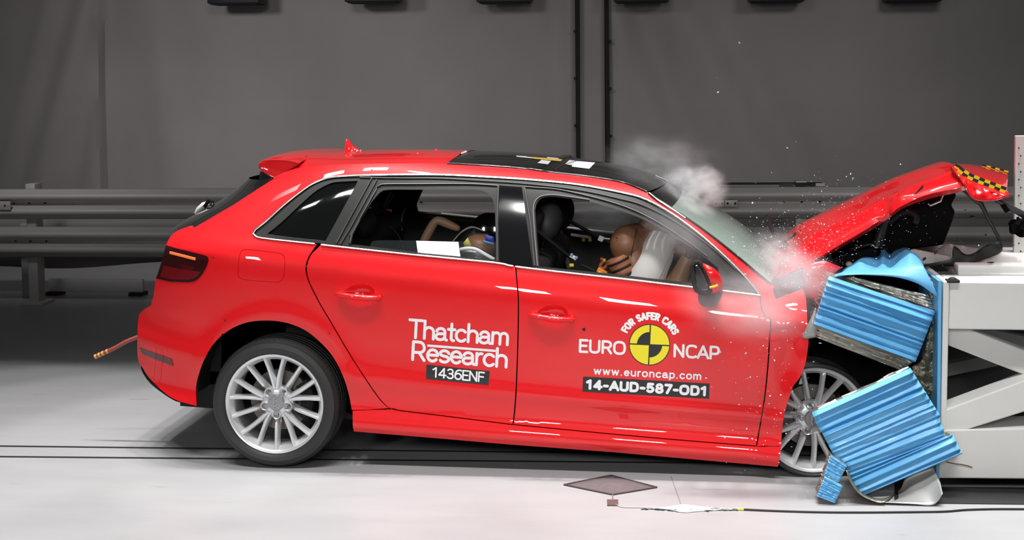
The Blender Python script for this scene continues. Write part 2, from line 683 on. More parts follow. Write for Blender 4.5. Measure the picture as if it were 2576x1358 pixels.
# black boxes hanging at the top of the frame (floodlight housings)
LAMPM = mat('lamp_housing', (0.012, 0.012, 0.016), 0.55)
LY = 8.0
rank = ['first', 'second', 'third', 'fourth', 'fifth', 'sixth']
protoL = None
for k, (ua, ub, vb) in enumerate(((521, 650, 12.5), (868, 997, 8), (1202, 1329, 8.5), (1549, 1677, 7), (1891, 2020, 6.5), (2239, 2366, 5.5))):
    a, b = on_y(ua, vb, LY), on_y(ub, vb, LY)
    cx, w, zb = (a.x + b.x) / 2, b.x - a.x, on_y((ua + ub) / 2, vb, LY + 0.32).z
    loc = Vector((cx, LY, zb))
    if protoL is None:
        t = protoL = thing('floodlight', '', 'lamp', loc, 'dark floodlight housings at the top')
        mb = MB().box(loc + Vector((0, 0.16, 0.16)), (w, 0.32, 0.32), bev=0.01)
        mb.build('housing', LAMPM, t)
        MB().box(loc + Vector((0, 0.16, -0.004)), (w - 0.05, 0.27, 0.012)).build('lens', mat('dark_lens', (0.02, 0.02, 0.023), 0.7, spec=0.1), t)
        y_ = MB()
        for s_ in (-1, 1):
            y_.bar(loc + Vector((s_ * (w / 2 + 0.015), 0.16, 0.16)), loc + Vector((s_ * (w / 2 + 0.015), 0.16, 0.62)), 0.03, 0.012)
        y_.bar(loc + Vector((-w / 2 - 0.02, 0.16, 0.62)), loc + Vector((w / 2 + 0.02, 0.16, 0.62)), 0.03, 0.02)
        y_.build('yoke', LAMPM, t)
    else:
        t = copy_tree(protoL)
        t.location = loc
    t['label'] = 'dark floodlight housing cut by the top edge, %s from the left' % rank[k]
    # each hangs from the truss above by its yoke

# truss tube carrying the housings (just above the frame)
tr = MB().tube([on_y(-300, -60, LY) * 1.0, on_y(2900, -60, LY)], 0.02).v
za = max(p.z for p in tr)
zt_ = on_y(585, 12.5, LY).z + 0.66
tt = MB().tube([(on_y(-300, 0, LY).x, LY + 0.16, zt_), (on_y(2900, 0, LY).x, LY + 0.16, zt_ )], 0.03, n=10).build('lighting_truss', LAMPM)
tag(tt, 'dark lighting pipe the row of floodlight housings hangs from', 'pipe')

# small sign plate on the rail behind the windscreen
p0, p1 = on_rail(1677, 429), on_rail(1722, 448)
sg = thing('rail_sign', 'small brown sign plate on top of the guard rail behind the smoke', 'sign', ((p0.x + p1.x) / 2, rail_y(p0.x), p1.z))
MB().box(((p0.x + p1.x) / 2, rail_y(p0.x) - 0.05, (p0.z + p1.z) / 2), (p1.x - p0.x, 0.02, p0.z - p1.z), bev=0.004).build('plate', mat('sign_brown', (0.075, 0.06, 0.05), 0.6), sg)
MB().bar(((p0.x + p1.x) / 2, rail_y(p0.x) - 0.03, zt[0] - 0.1), ((p0.x + p1.x) / 2, rail_y(p0.x) - 0.03, p0.z - 0.01), 0.03, 0.02).build('bracket', BLACK, sg)
dots = MB()
for i in range(7):
    dots.box((p0.x + (p1.x - p0.x) * (0.15 + 0.12 * i), rail_y(p0.x) - 0.062, p1.z + (p0.z - p1.z) * (0.35 + 0.2 * (i % 2))), (0.012, 0.004, 0.02))
dots.build('marking', mat('sign_orange', (0.45, 0.16, 0.05), 0.6), sg)
# black strip along the rail top on the right
p0, p1 = on_rail(1800, 463), on_rail(2066, 463)
bs = thing('cable_tray', 'thin dark bar with small blocks along the top of the right hand guard rail', 'bar', ((p0.x + p1.x) / 2, rail_y(p0.x), zt[0]))
MB().bar((p0.x, rail_y(p0.x) - 0.03, zt[0] + 0.022), (p1.x, rail_y(p1.x) - 0.03, zt[0] + 0.022), 0.04, 0.016).build('bar', BLACK, bs)
for (ua, ub, mm) in ((1960, 1994, TRIMGREY), (2000, 2048, BLACK), (2050, 2073, GRAIL)):
    q0, q1 = on_rail(ua, 464), on_rail(ub, 474)
    MB().box(((q0.x + q1.x) / 2, rail_y(q0.x) - 0.04, zt[0] + 0.014), (q1.x - q0.x, 0.05, 0.024)).build('block', mm, bs)
# ================================================================== THE CAR
PHI = math.radians(3.3)
CP, SP = math.cos(PHI), math.sin(PHI)
YC = 0.885
_ax = on_y(690, 1016, 0.0)
CX0, CZ0 = _ax.x - 0.30 * SP, 0.03


def c2w(x, y, z):
    return Vector((CX0 + x * CP + z * SP, YC + y, CZ0 - x * SP + z * CP))


def w2c(p):
    dx, dz = p.x - CX0, p.z - CZ0
    return dx * CP - dz * SP, p.y - YC, dx * SP + dz * CP


def cdir(n):
    return Vector((n[0] * CP + n[2] * SP, n[1], -n[0] * SP + n[2] * CP)).normalized()


PROF = [(0.02, .70), (0.10, .790), (0.14, .825), (0.165, .850), (0.185, .866), (0.205, .8735), (0.225, .8720), (0.245, .8650), (0.262, .856), (0.28, .8475), (0.30, .8465), (0.36, .852), (0.430, .8665), (0.440, .8670), (0.500, .8620), (0.515, .8618),
        (0.56, .8640), (0.65, .8735), (0.80, .8885), (0.90, .8925), (0.93, .8905), (0.955, .885), (0.99, .872), (1.03, .850), (1.10, .815), (1.20, .762), (1.30, .700), (1.38, .640), (1.43, .585), (1.48, .50), (1.56, .30)]


def _pchip(pts):
    n = len(pts)
    h = [pts[i + 1][0] - pts[i][0] for i in range(n - 1)]
    d = [(pts[i + 1][1] - pts[i][1]) / h[i] for i in range(n - 1)]
    m = [d[0]]
    for i in range(1, n - 1):
        if d[i - 1] * d[i] <= 0:
            m.append(0.0)
        else:
            w1, w2 = 2 * h[i] + h[i - 1], h[i] + 2 * h[i - 1]
            m.append((w1 + w2) / (w1 / d[i - 1] + w2 / d[i]))
    m.append(d[-1])
    return h, d, m


_ph, _pd, _pm = _pchip(PROF)


def prof_w(z):
    if z <= PROF[0][0]:
        return PROF[0][1]
    if z >= PROF[-1][0]:
        return PROF[-1][1]
    lo, hi = 0, len(PROF) - 1
    while hi - lo > 1:
        md = (lo + hi) // 2
        if PROF[md][0] <= z:
            lo = md
        else:
            hi = md
    h = _ph[lo]
    t = (z - PROF[lo][0]) / h
    t2, t3 = t * t, t * t * t
    return ((2 * t3 - 3 * t2 + 1) * PROF[lo][1] + (t3 - 2 * t2 + t) * h * _pm[lo] + (-2 * t3 + 3 * t2) * PROF[lo + 1][1] + (t3 - t2) * h * _pm[lo + 1])


def sstep(a, b, x):
    t = min(1, max(0, (x - a) / (b - a)))
    return t * t * (3 - 2 * t)


def cw(x, z):
    """half width of the body at car x (forward of the rear axle) and height z."""
    ze = z + 0.053 * (x - 0.35) * sstep(0.30, 0.50, z)
    w = prof_w(ze)
    # plan taper at the tail
    xs = -0.12 + 1.35 * max(0.0, z - 0.98)
    d = max(0.0, xs - x)
    w -= 0.20 * (min(d, 0.75) / 0.6) ** 2.3
    # plan taper of the crushed front and its dents
    if x > 2.22:
        w += 0.03 * sstep(2.22, 2.40, x) * (1 - sstep(0.80, 0.95, z))
    # wheel arch lip
    r = math.hypot(x - 0.0, z - 0.31)
    w += 0.010 * math.exp(-((r - 0.395) / 0.05) ** 2) * sstep(0.30, 0.42, z)
    # dents in the front wing
    for (dx, dz, amp, sx, sz) in ((2.37, 0.62, -0.030, 0.045, 0.13), (2.40, 0.52, 0.02, 0.05, 0.12), (2.42, 0.78, -0.02, 0.05, 0.06), (2.28, 0.74, 0.008, 0.07, 0.03)):
        w += amp * math.exp(-((x - dx) / sx) ** 2 - ((z - dz) / sz) ** 2)
    return w


def surf(u, v, off=0.0):
    """car (x, z) where the ray of a photo pixel meets the near body side."""
    W = 0.86
    x = z = 0
    for _ in range(14):
        p = on_y(u, v, YC - W)
        x, _y, z = w2c(p)
        W = 0.35 * W + 0.65 * (cw(x, z) + off)
    return x, z


def surf_w(u, v, off=0.0):
    x, z = surf(u, v, off)
    return c2w(x, -(cw(x, z) + off), z)


def cnorm(x, z, side=-1):
    e = 0.004
    wx = (cw(x + e, z) - cw(x - e, z)) / (2 * e)
    wz = (cw(x, z + e) - cw(x, z - e)) / (2 * e)
    return cdir(Vector((-wx, side, -wz)).normalized())


def on_car_plane(u, v, y=0.0):
    p = on_y(u, v, YC + y)
    return w2c(p)


def inside(poly, x, y):
    c = False
    n = len(poly)
    j = n - 1
    for i in range(n):
        xi, yi = poly[i]
        xj, yj = poly[j]
        if (yi > y) != (yj > y) and x < (xj - xi) * (y - yi) / (yj - yi) + xi:
            c = not c
        j = i
    return c


def dedupe(p):
    out = []
    for q in p:
        if not out or math.dist(out[-1], q) > 1e-4:
            out.append(q)
    if len(out) > 2 and math.dist(out[0], out[-1]) < 1e-4:
        out.pop()
    return out


def tri_region(loops, spacing):
    verts, edges = [], []
    for lp in loops:
        o = len(verts)
        verts += [Vector(p) for p in lp]
        edges += [(o + i, o + (i + 1) % len(lp)) for i in range(len(lp))]
    nb = len(verts)
    xs = [p[0] for p in loops[0]]
    zs = [p[1] for p in loops[0]]

    def ok(x, z):
        c = inside(loops[0], x, z)
        for h in loops[1:]:
            if inside(h, x, z):
                return False
        return c
    cell = {}
    for q in verts:
        cell.setdefault((int(q.x // spacing), int(q.y // spacing)), []).append(q)
    nz = int((max(zs) - min(zs)) / spacing) + 1
    nx = int((max(xs) - min(xs)) / spacing) + 1
    for i in range(nx + 1):
        for j in range(nz + 1):
            x = min(xs) + (i + (0.5 if j % 2 else 0)) * spacing
            z = min(zs) + j * spacing
            if ok(x, z):
                cx, cz = int(x // spacing), int(z // spacing)
                near = False
                for a in (-1, 0, 1):
                    for b in (-1, 0, 1):
                        for q in cell.get((cx + a, cz + b), ()):
                            if (q.x - x) ** 2 + (q.y - z) ** 2 < (0.55 * spacing) ** 2:
                                near = True
                if not near:
                    verts.append(Vector((x, z)))
    r = delaunay_2d_cdt(verts, edges, [], 0, 1e-6)
    vs, fs = r[0], r[2]
    out = []
    for f in fs:
        cx = sum(vs[i].x for i in f) / len(f)
        cz = sum(vs[i].y for i in f) / len(f)
        if ok(cx, cz):
            out.append(tuple(f))
    return [(q.x, q.y) for q in vs], out


def boundary(fs):
    cnt = {}
    for f in fs:
        for i in range(len(f)):
            a, b = f[i], f[(i + 1) % len(f)]
            k = (min(a, b), max(a, b))
            if k in cnt:
                cnt[k] = None
            else:
                cnt[k] = (a, b)
    return [e for e in cnt.values() if e]


def panel_xz(name, loops, material, parent, off=0.0, thick=0.012, spacing=0.024, far=True, near=True, far_mat=None):
    vs, fs = tri_region([dedupe(l) for l in loops], spacing)
    # orientation: in (x,z) seen from -Y, CCW faces have normal towards -Y
    ff = []
    for f in fs:
        a = 0
        for i in range(len(f)):
            p, q = vs[f[i]], vs[f[(i + 1) % len(f)]]
            a += p[0] * q[1] - q[0] * p[1]
        ff.append(f if a > 0 else f[::-1])
    bd = boundary(ff)
    res = []
    for side in ((-1, 1) if far else (-1,)):
        if side == -1 and not near:
            continue
        mb = MB()
        V, N = [], []
        for (x, z) in vs:
            w = cw(x, z)
            V.append(c2w(x, side * (w + off), z))
            N.append(cnorm(x, z, side))
        mb.add(V, [f if side < 0 else f[::-1] for f in ff], N)
        if thick:
            for a, b in bd:
                (xa, za), (xb, zb) = vs[a], vs[b]
                wa, wb_ = cw(xa, za) + off, cw(xb, zb) + off
                q = [c2w(xa, side * wa, za), c2w(xb, side * wb_, zb), c2w(xb, side * (wb_ - thick), zb), c2w(xa, side * (wa - thick), za)]
                f = (3, 2, 1, 0)
                mb.add(q, [f if side < 0 else f[::-1]])
        o = mb.build(name, material if side < 0 or far_mat is None else far_mat, parent)
        res.append(o)
    return res


def px2xz(pts, off=0.0):
    return [surf(u, v, off) for (u, v) in pts]


def panel(name, outline, material, parent, holes=(), off=0.0, **kw):
    return panel_xz(name, [px2xz(outline, off)] + [px2xz(h, off) for h in holes], material, parent, off=off, **kw)


def strip(name, pts, material, parent, r=0.0065, off=0.003, far=False, n=8, side=-1, flat=None):
    xz = [surf(u, v, off) for (u, v) in pts]
    return MB().tube([c2w(x, side * (cw(x, z) + off), z) for (x, z) in xz], r, n=n, flat=flat).build(name, material, parent, angle=60)


def crown(name, near_px, centre_px, material, parent, p=2.3, nu=40, nv=24, near_y=None, both=True, centre_y=0.0, thick=0.0):
    """surface spanning the car: edge on the body side, crown line on the centre plane, mirrored."""
    if near_y is None:
        ne = [(lambda q: (q[0], cw(*q), q[1]))(surf(u, v)) for (u, v) in resample(near_px, nu)]
    else:
        ne = []
        for (u, v) in resample(near_px, nu):
            x, y, z = on_car_plane(u, v, -near_y)
            ne.append((x, near_y, z))
    ce = [on_car_plane(u, v, centre_y) for (u, v) in resample(centre_px, nu)]
    rows = []
    for (xn, yn, zn), (xc, _, zc) in zip(ne, ce):
        row = []
        for j in range(2 * nv + 1):
            # denser near the edges
            s = j / nv - 1
            t = math.copysign(1 - (1 - abs(s)) ** 1.5, s)
            g = 1 - abs(t) ** p
            row.append(c2w(xn + (xc - xn) * g, yn * t, zn + (zc - zn) * g))
        rows.append(row)
    o = MB().grid(rows).build(name, material, parent, angle=70)
    if thick:
        md = o.modifiers.new('thick', 'SOLIDIFY')
        md.thickness = thick
        md.offset = -1
    return o


car = thing('hatchback_car', 'red five-door hatchback with black roof panel and crushed front, nose against the blue block', 'car', c2w(1.2, 0, 0) - Vector((0, 0, c2w(1.2, 0, 0).z)))

# ---------------------------------------------------------------- traced outlines (photo pixels)
CH_TOP = sm([(637, 587), (643, 577), (670, 556), (718, 513), (767, 475), (799, 456), (832, 446), (880, 442), (992, 439), (1104, 439), (1216, 444), (1328, 451), (1449, 463),
             (1551, 481), (1619, 499), (1686, 534), (1754, 583), (1822, 642), (1873, 693), (1911, 738)], 8)
CH_BOT = sm([(637, 588), (646, 596), (686, 602), (799, 614), (880, 623), (1048, 641), (1244, 660), (1291, 669), (1415, 684), (1551, 699), (1737, 721), (1815, 730), (1912, 742)], 8)
GUTTER = sm([(689, 450), (720, 430), (760, 420), (870, 413), (1000, 411), (1124, 411), (1300, 422), (1382, 432), (1483, 444), (1568, 459), (1627, 482)], 8)
APILLAR = sm([(1632, 486), (1653, 503), (1720, 543), (1788, 591), (1856, 645), (1917, 696), (1950, 722)], 8)
SHUT_R = sm([(799, 614), (790, 627), (778, 646), (771, 667), (772, 689), (779, 711), (793, 740), (808, 768), (836, 815), (876, 883), (916, 946), (955, 1002), (975, 1022), (985, 1027)], 8)
DOORBOT_R = sm([(985, 1027), (1002, 1032), (1139, 1049), (1290, 1068)], 10)
SHUT_B = sm([(1297, 670), (1301, 715), (1304, 760), (1303, 850), (1298, 990), (1291, 1068)], 10)
DOORBOT_F = sm([(1292, 1068), (1500, 1088), (1700, 1106), (1903, 1122)], 10)
SHUT_F = sm([(1912, 742), (1915, 772), (1925, 796), (1938, 802), (1936, 850), (1931, 928), (1922, 1010), (1903, 1122)], 8)
ARCH_R = sm([(494, 1021), (493, 974), (502, 935), (518, 895), (542, 859), (578, 829), (621, 811), (669, 806), (717, 811), (765, 829), (804, 859), (836, 895), (860, 939), (876, 986), (885, 1031)], 8)
TAIL = sm([(488, 573), (474, 570), (446, 581), (428, 596), (420, 612)], 6)


def gap(pts, du, dv):
    return [(u + du, v + dv) for u, v in pts]


def rev(p):
    return list(reversed(p))


# rear quarter + roof side (one pressing, as on the real body side)
lamp_out = ln([(417, 616), (446, 625), (511, 641)], 8) + sm([(511, 641), (521, 645), (524, 655), (517, 675), (505, 694), (492, 706), (475, 710)], 5) + ln([(475, 710), (427, 708), (392, 700)], 8)
bump_seam = sm([(381, 765), (410, 776), (440, 784), (497, 801), (540, 823), (560, 838)], 8)
glass_edge = ln([(689, 450), (647, 476), (589, 514), (524, 552), (488, 573)], 8)
quarter = (glass_edge + TAIL[1:] + lamp_out + ln([(392, 700), (387, 740), (381, 763)], 8)[1:] + bump_seam
           + [q for q in ARCH_R if q[0] > 562] + ln([(885, 1031), (930, 1030), (980, 1026)], 10)[1:] + rev(gap(SHUT_R, -2.5, 0.5))
           + rev([q for q in CH_BOT if q[0] < 797]) + CH_TOP + ln([(1915, 742), (1934, 730), (1950, 722)], 8) + rev(APILLAR) + rev(GUTTER)[:-1])
fuel_door = sm([(618, 627), (660, 631), (706, 637), (715, 643), (717, 663), (714, 695), (708, 706), (696, 710), (650, 707), (611, 703), (600, 696), (598, 683), (600, 655), (606, 632)], 6, closed=True)
body_q = panel('body_side', quarter, PAINT, car, holes=[fuel_door])
fd = panel('fuel_flap', [((u - 658) * 0.985 + 658, (v - 668) * 0.98 + 668) for u, v in fuel_door], PAINT, car, off=-0.0012, far=False)
tag(panel('fuel_gap', [((u - 658) * 1.02 + 658, (v - 668) * 1.02 + 668) for u, v in fuel_door], BLACK, fd[0], off=-0.010, thick=0.0, far=False)[0])

# doors with dished handle recesses
bowl_r = sm([(864, 733), (880, 722), (893, 716), (913, 714), (932, 719), (942, 730), (940, 748), (920, 758), (896, 756), (872, 746)], 5, closed=True)
bowl_f = sm([(1352, 785), (1366, 774), (1380, 768), (1400, 767), (1418, 772), (1428, 784), (1427, 802), (1408, 814), (1384, 812), (1360, 800)], 5, closed=True)
rear_door_o = rev([q for q in gap(CH_BOT, 0, 0.5) if 802 < q[0] < 1295]) + gap(SHUT_R, 1.5, 1)[2:] + gap(DOORBOT_R, 0, -1.5) + rev(gap(SHUT_B, -1.6, -1))
door_r = panel('rear_door', rear_door_o, PAINT, car, holes=[bowl_r])
front_door_o = rev([q for q in gap(CH_BOT, 0, 0.5) if q[0] > 1301]) + gap(SHUT_B, 1.6, 0) + gap(DOORBOT_F, 0, -1.5) + rev(gap(SHUT_F, -1.6, 0))
door_f = panel('front_door', front_door_o, PAINT, car, holes=[bowl_f])


def dish(bowl, parent):
    cu, cv = sum(p[0] for p in bowl) / len(bowl), sum(p[1] for p in bowl) / len(bowl)
    rows = []
    for k in range(7):
        s = 1 - k / 6
        dep = 0.034 * (1 - s ** 2.4)
        row = []
        for (u, v) in bowl:
            x, z = surf(cu + (u - cu) * max(s, 0.02), cv + (v - cv) * max(s, 0.02))
            row.append(c2w(x, -(cw(x, z) - dep), z))
        rows.append(row)
    return MB().grid(rows, close_v=True).build('handle_recess', PAINT, parent, angle=80)


def handle(a, b, parent, lock=False):
    dish_pts = []
    n = 18
    pts, rad = [], []
    for i in range(n + 1):
        t = i / n
        u, v = a[0] + (b[0] - a[0]) * t, a[1] + (b[1] - a[1]) * t
        bow = math.sin(math.pi * t)
        off = 0.012 + 0.026 * bow ** 0.6
        x, z = surf(u, v)
        pts.append(c2w(x, -(cw(x, z) + off), z))
        rad.append(0.0155 if 0 < i < n else 0.011)
    o = MB().tube(pts, rad, n=12, flat=0.75).build('door_handle', PAINT, parent, angle=60)
    # feet
    for t in (0.06, 0.94):
        u, v = a[0] + (b[0] - a[0]) * t, a[1] + (b[1] - a[1]) * t
        x, z = surf(u, v)
        MB().tube([c2w(x, -(cw(x, z) - 0.004), z), c2w(x, -(cw(x, z) + 0.02), z)], 0.010, n=12).build('handle_mount', PAINT, parent)
    if lock:
        x, z = surf(a[0] + 6, a[1] + 1)
        tag(MB().tube([c2w(x, -(cw(x, z) + 0.018), z), c2w(x, -(cw(x, z) + 0.032), z)], 0.006, n=12).build('lock_barrel', CHROME, parent))


dish(bowl_r, door_r[0])
handle((850, 738), (958, 748), door_r[0])
dish(bowl_f, door_f[0])
handle((1332, 790), (1444, 803), door_f[0], lock=True)

# front wing, crumpled towards the barrier
wing = (gap(SHUT_F, 1.8, 0) + ln([(1906, 1121), (1965, 1121)], 10)[1:] + sm([(1965, 1121), (1967, 1087), (1973, 1041), (1986, 999), (1996, 970), (2009, 954), (2025, 918), (2032, 879), (2034, 857), (2031, 812), (2027, 748), (2019, 727)], 8)[1:]
        + sm([(2019, 727), (1999, 735), (1975, 744), (1953, 752)], 8)[1:] + sm([(1951, 750), (1946, 733), (1944, 722), (1934, 730), (1915, 742)], 8))
panel('front_wing', wing, PAINT, car, far=True)
# inner wing panel standing behind the dark cowl corner
def flat_piece(name, pts, y, th, material, parent, bend=None, dy=None):
    q = []
    for i, (u, v) in enumerate(pts):
        yy = y if dy is None else y + dy[i]
        q.append(on_y(u, v, yy))
    o = MB().poly_extrude(q, (0, th, 0)).build(name, material, parent, smooth=False)
    b = o.modifiers.new('bev', 'BEVEL')
    b.width = min(0.004, abs(th) * 0.3)
    b.segments = 2
    return o


def surf_piece(name, pts, y, bulge, material, parent, spacing=0.02, th=0.006, seed=0.0, wrinkle=0.0, tilt=(0, 0), wf=14):
    """curved sheet: outline given in photo pixels at depth y, bulged and wrinkled, with real thickness."""
    p3 = [on_y(u, v, y) for (u, v) in pts]
    lp = dedupe([(p.x, p.z) for p in p3])
    vs, fs = tri_region([lp], spacing)
    cx = sum(p[0] for p in lp) / len(lp)
    cz = sum(p[1] for p in lp) / len(lp)
    R = max(math.dist(p, (cx, cz)) for p in lp)
    mb = MB()
    V = []
    for (x, z) in vs:
        r = math.dist((x, z), (cx, cz)) / R
        d = -bulge * (1 - r * r) + wrinkle * fbm(Vector((x * wf, z * wf, seed)), 2) + tilt[0] * (x - cx) + tilt[1] * (z - cz)
        # keep the outline where it was seen: slide along the ray
        base = Vector((x, y, z))
        dr = (base - CAM)
        V.append(base + dr * (d / dr.y))
    mb.add(V, fs)
    o = mb.build(name, material, parent, angle=50)
    s = o.modifiers.new('thick', 'SOLIDIFY')
    s.thickness = th
    s.offset = 0
    return o


surf_piece('inner_wing', ln([(2021, 670), (2040, 661), (2074, 655), (2118, 673), (2084, 694), (2056, 768), (2040, 752), (2027, 748), (2020, 727)], 8), 0.14, 0.02, PAINT, car, wrinkle=0.01)
surf_piece('cowl_corner', ln([(1949, 700), (2021, 676), (2019, 727), (1999, 735), (1975, 744), (1953, 752), (1944, 722)], 8), 0.09, -0.02, mat('cowl_grey', (0.06, 0.055, 0.055), 0.6), car, wrinkle=0.015)
surf_piece('wing_liner', ln([(2022, 744), (2036, 747), (2054, 775), (2040, 830), (2030, 850), (2027, 800)], 6), 0.16, 0.01, BLACK, car, wrinkle=0.02)

# sill with its own bulge
sill = ln([(887, 1033), (985, 1029.5)], 10) + gap(DOORBOT_R, 0, 1.5)[1:] + gap(DOORBOT_F, 0, 1.5) + ln([(1904, 1124), (1965, 1123.5)], 10)[1:] + ln([(1965, 1124), (1962, 1150), (1957, 1174)], 6)[1:] + ln([(1957, 1174), (1800, 1160), (1540, 1137), (1284, 1118), (1050, 1098), (890, 1085)], 12)[1:]
panel('side_skirt', sill, PAINT, car, spacing=0.016)
# dark line above the sill
# rear bumper
bumper = rev(bump_seam) + sm([(381, 767), (359, 781), (349, 796), (346, 835), (346, 895), (353, 918), (358, 924)], 6) + sm([(358, 924), (375, 950), (411, 985), (443, 1006), (494, 1021)], 8)[1:] + [q for q in ARCH_R if q[0] <= 560][1:]
panel('rear_bumper', bumper, PAINT, car)
diff = sm([(356, 922), (361, 939), (379, 962), (411, 988), (443, 1010), (470, 1016)], 8) + sm([(470, 1014), (443, 1003), (411, 980), (385, 952), (370, 926)], 8)
panel('diffuser', sm([(354, 917), (358, 936), (377, 963), (409, 989), (440, 1008), (458, 1011), (430, 990), (400, 960), (380, 938), (362, 916)], 6, closed=True), BLACK, car, off=-0.012)
refl = panel('rear_reflector', ln([(350, 874), (431, 903), (436, 920), (400, 907), (358, 890)], 6), mat('reflector_red', (0.09, 0.006, 0.008), 0.15, coat=0.8), car, off=0.003)

# tail lamp
LAMPDARK = mat('tail_lamp_dark', (0.035, 0.004, 0.005), 0.08, coat=1.0)
tl = panel('tail_lamp', rev(lamp_out) + ln([(417, 617), (407, 657), (393, 700)], 6)[1:-1], LAMPDARK, car, off=0.004, spacing=0.014)
lens = panel('lens_red', ln([(412, 668), (440, 674), (470, 679), (504, 684), (492, 698), (474, 704), (428, 702), (402, 696)], 6), mat('lens_red', (0.16, 0.005, 0.008), 0.1, coat=1.0), tl[0], off=0.006, far=False, thick=0.003)
br = MB()
for i in range(15):
    t = i / 14
    p = surf_w(429 + (489 - 429) * t, 635.5 + (651 - 635.5) * t, 0.007)
    br.sphere(p, (0.0062, 0.005, 0.0075), nu=10, nv=6)
br.build('light_bar', mat('amber_bar', (0.55, 0.10, 0.02), 0.3, emit=(1.0, 0.16, 0.02), estr=0.55), tl[0])
panel('lens_inner', ln([(452, 664), (474, 668), (489, 671), (478, 682), (462, 680)], 6), mat('lens_inner', (0.075, 0.004, 0.005), 0.15, coat=1.0), tl[0], off=0.0055, far=False, thick=0.002)

# roof, tailgate, glass
crown('roof_panel', [q for q in GUTTER if q[0] <= 1127], sm([(724, 386), (790, 382), (848, 380), (1000, 378), (1100, 379), (1174, 381)], 8), PAINT, car, p=2.0)
sp_poly = sm([(689, 449), (672, 440), (655, 429), (649, 421), (650, 411), (660, 404), (690, 402), (722, 404), (752, 411)], 6) + [(738, 420), (712, 434)]


def ring_loft(name, poly_px, y0, fs, material, parent, bev=0.006):
    """fs: list of (y, dx, dz, scale)."""
    base = [on_car_plane(u, v, y0) for (u, v) in poly_px]
    cx = sum(p[0] for p in base) / len(base)
    cz = sum(p[2] for p in base) / len(base)
    rows = []
    for (y, dx, dz, s) in fs:
        rows.append([c2w(cx + (p[0] - cx) * s + dx, y, cz + (p[2] - cz) * s + dz) for p in base])
    mb = MB().grid(rows, close_v=True)
    n = len(base)
    k = len(rows)
    mb.f.append(tuple(range(n)))
    mb.f.append(tuple((k - 1) * n + j for j in reversed(range(n))))
    return mb.build(name, material, parent, angle=45)


ring_loft('spoiler', sp_poly, -0.57, [(-0.560, 0.012, 0, .92), (-0.566, 0.004, 0, .98), (-0.56, 0, 0, 1), (-0.52, -0.004, 0.003, 1), (-0.3, -0.02, 0.010, 1), (0, -0.028, 0.014, 1), (0.3, -0.02, 0.010, 1), (0.52, -0.004, 0.003, 1), (0.56, 0, 0, 1), (0.566, 0.004, 0, .98), (0.560, 0.012, 0, .92)], PAINT, car)
panel('spoiler_fin', sm([(656, 431), (672, 441), (688, 451), (668, 464), (655, 470), (652, 450)], 4, closed=True), GLOSSBLACK, car, off=-0.006)
crown('roof_glass', [q for q in GUTTER if q[0] >= 1122], sm([(1172, 382), (1300, 386), (1412, 396), (1497, 409), (1568, 421), (1619, 433), (1653, 445), (1677, 456)], 8), BLACKROOF, car, p=2.0)
# bright seam strips at both ends of the black roof panel
WINDG = bpy.data.materials.new('windscreen_glass')
WINDG.use_nodes = True
b_ = WINDG.node_tree.nodes['Principled BSDF']
b_.inputs['Base Color'].default_value = (0.36, 0.46, 0.40, 1)
b_.inputs['Roughness'].default_value = 0.14
b_.inputs['Alpha'].default_value = 0.80
b_.inputs['Coat Weight'].default_value = 1.0
ws = crown('windscreen', APILLAR[:-2], sm([(1677, 456), (1720, 482), (1788, 519), (1856, 560), (1906, 597), (1960, 634)], 8), WINDG, car, p=2.2, thick=0.005)
crown('windscreen_band', [q for q in APILLAR if q[0] < 1690][:], sm([(1677, 455.5), (1700, 468), (1716, 478)], 4), mat('frit_black', (0.012, 0.012, 0.012), 0.2, coat=0.7), ws, p=2.2, nu=8)
DARKGLASS = mat('tinted_glass', (0.004, 0.0045, 0.0045), 0.05, coat=0.2, spec=0.5)
crown('rear_window', ln([(689, 452), (647, 477), (589, 515), (524, 553), (490, 573)], 8), sm([(650, 440), (618, 470), (582, 496), (537, 521), (492, 547), (472, 564)], 6), mat('rear_glass', (0.018, 0.021, 0.019), 0.05, coat=1.0, spec=0.7), car, p=2.6)
# rear face behind the silhouette
def rear_face(name, px, material, dx=0.03):
    ne = [(lambda q: (q[0], cw(*q), q[1]))(surf(u, v)) for (u, v) in px]
    rows = []
    for (x, w, z) in ne:
        row = []
        for j in range(25):
            t = -1 + 2 * j / 24
            row.append(c2w(x - 0.05 * (1 - abs(t) ** 4) * 0.3 + dx * 0, w * t, z))
        rows.append(row)
    return MB().grid(rows).build(name, material, car, angle=60)


tg = rear_face('tailgate', TAIL + ln([(420, 612), (417, 617), (407, 657), (393, 700), (387, 740), (381, 764)], 6)[1:], PAINT)
rear_face('bumper_face', sm([(381, 766), (359, 781), (349, 796), (346, 835), (346, 895), (354, 918)], 6), PAINT)
rear_face('valance', sm([(354, 918), (361, 939), (379, 962), (411, 988), (443, 1010)], 8), BLACK)
# rear wiper / light box on the back window
wp = [on_y(u, v, 0.62) for (u, v) in ((493, 537), (501, 527), (514, 516), (522, 511))]
MB().tube(wp, [0.014, 0.024, 0.026, 0.016], n=12, flat=0.7).build('rear_wiper', mat('wiper_grey', (0.62, 0.62, 0.62), 0.4), car)
MB().tube([on_y(u, v, 0.60) for (u, v) in ((514, 520), (525, 505), (534, 509), (533, 521))], 0.010, n=8).build('wiper_arm', GLOSSBLACK, car)

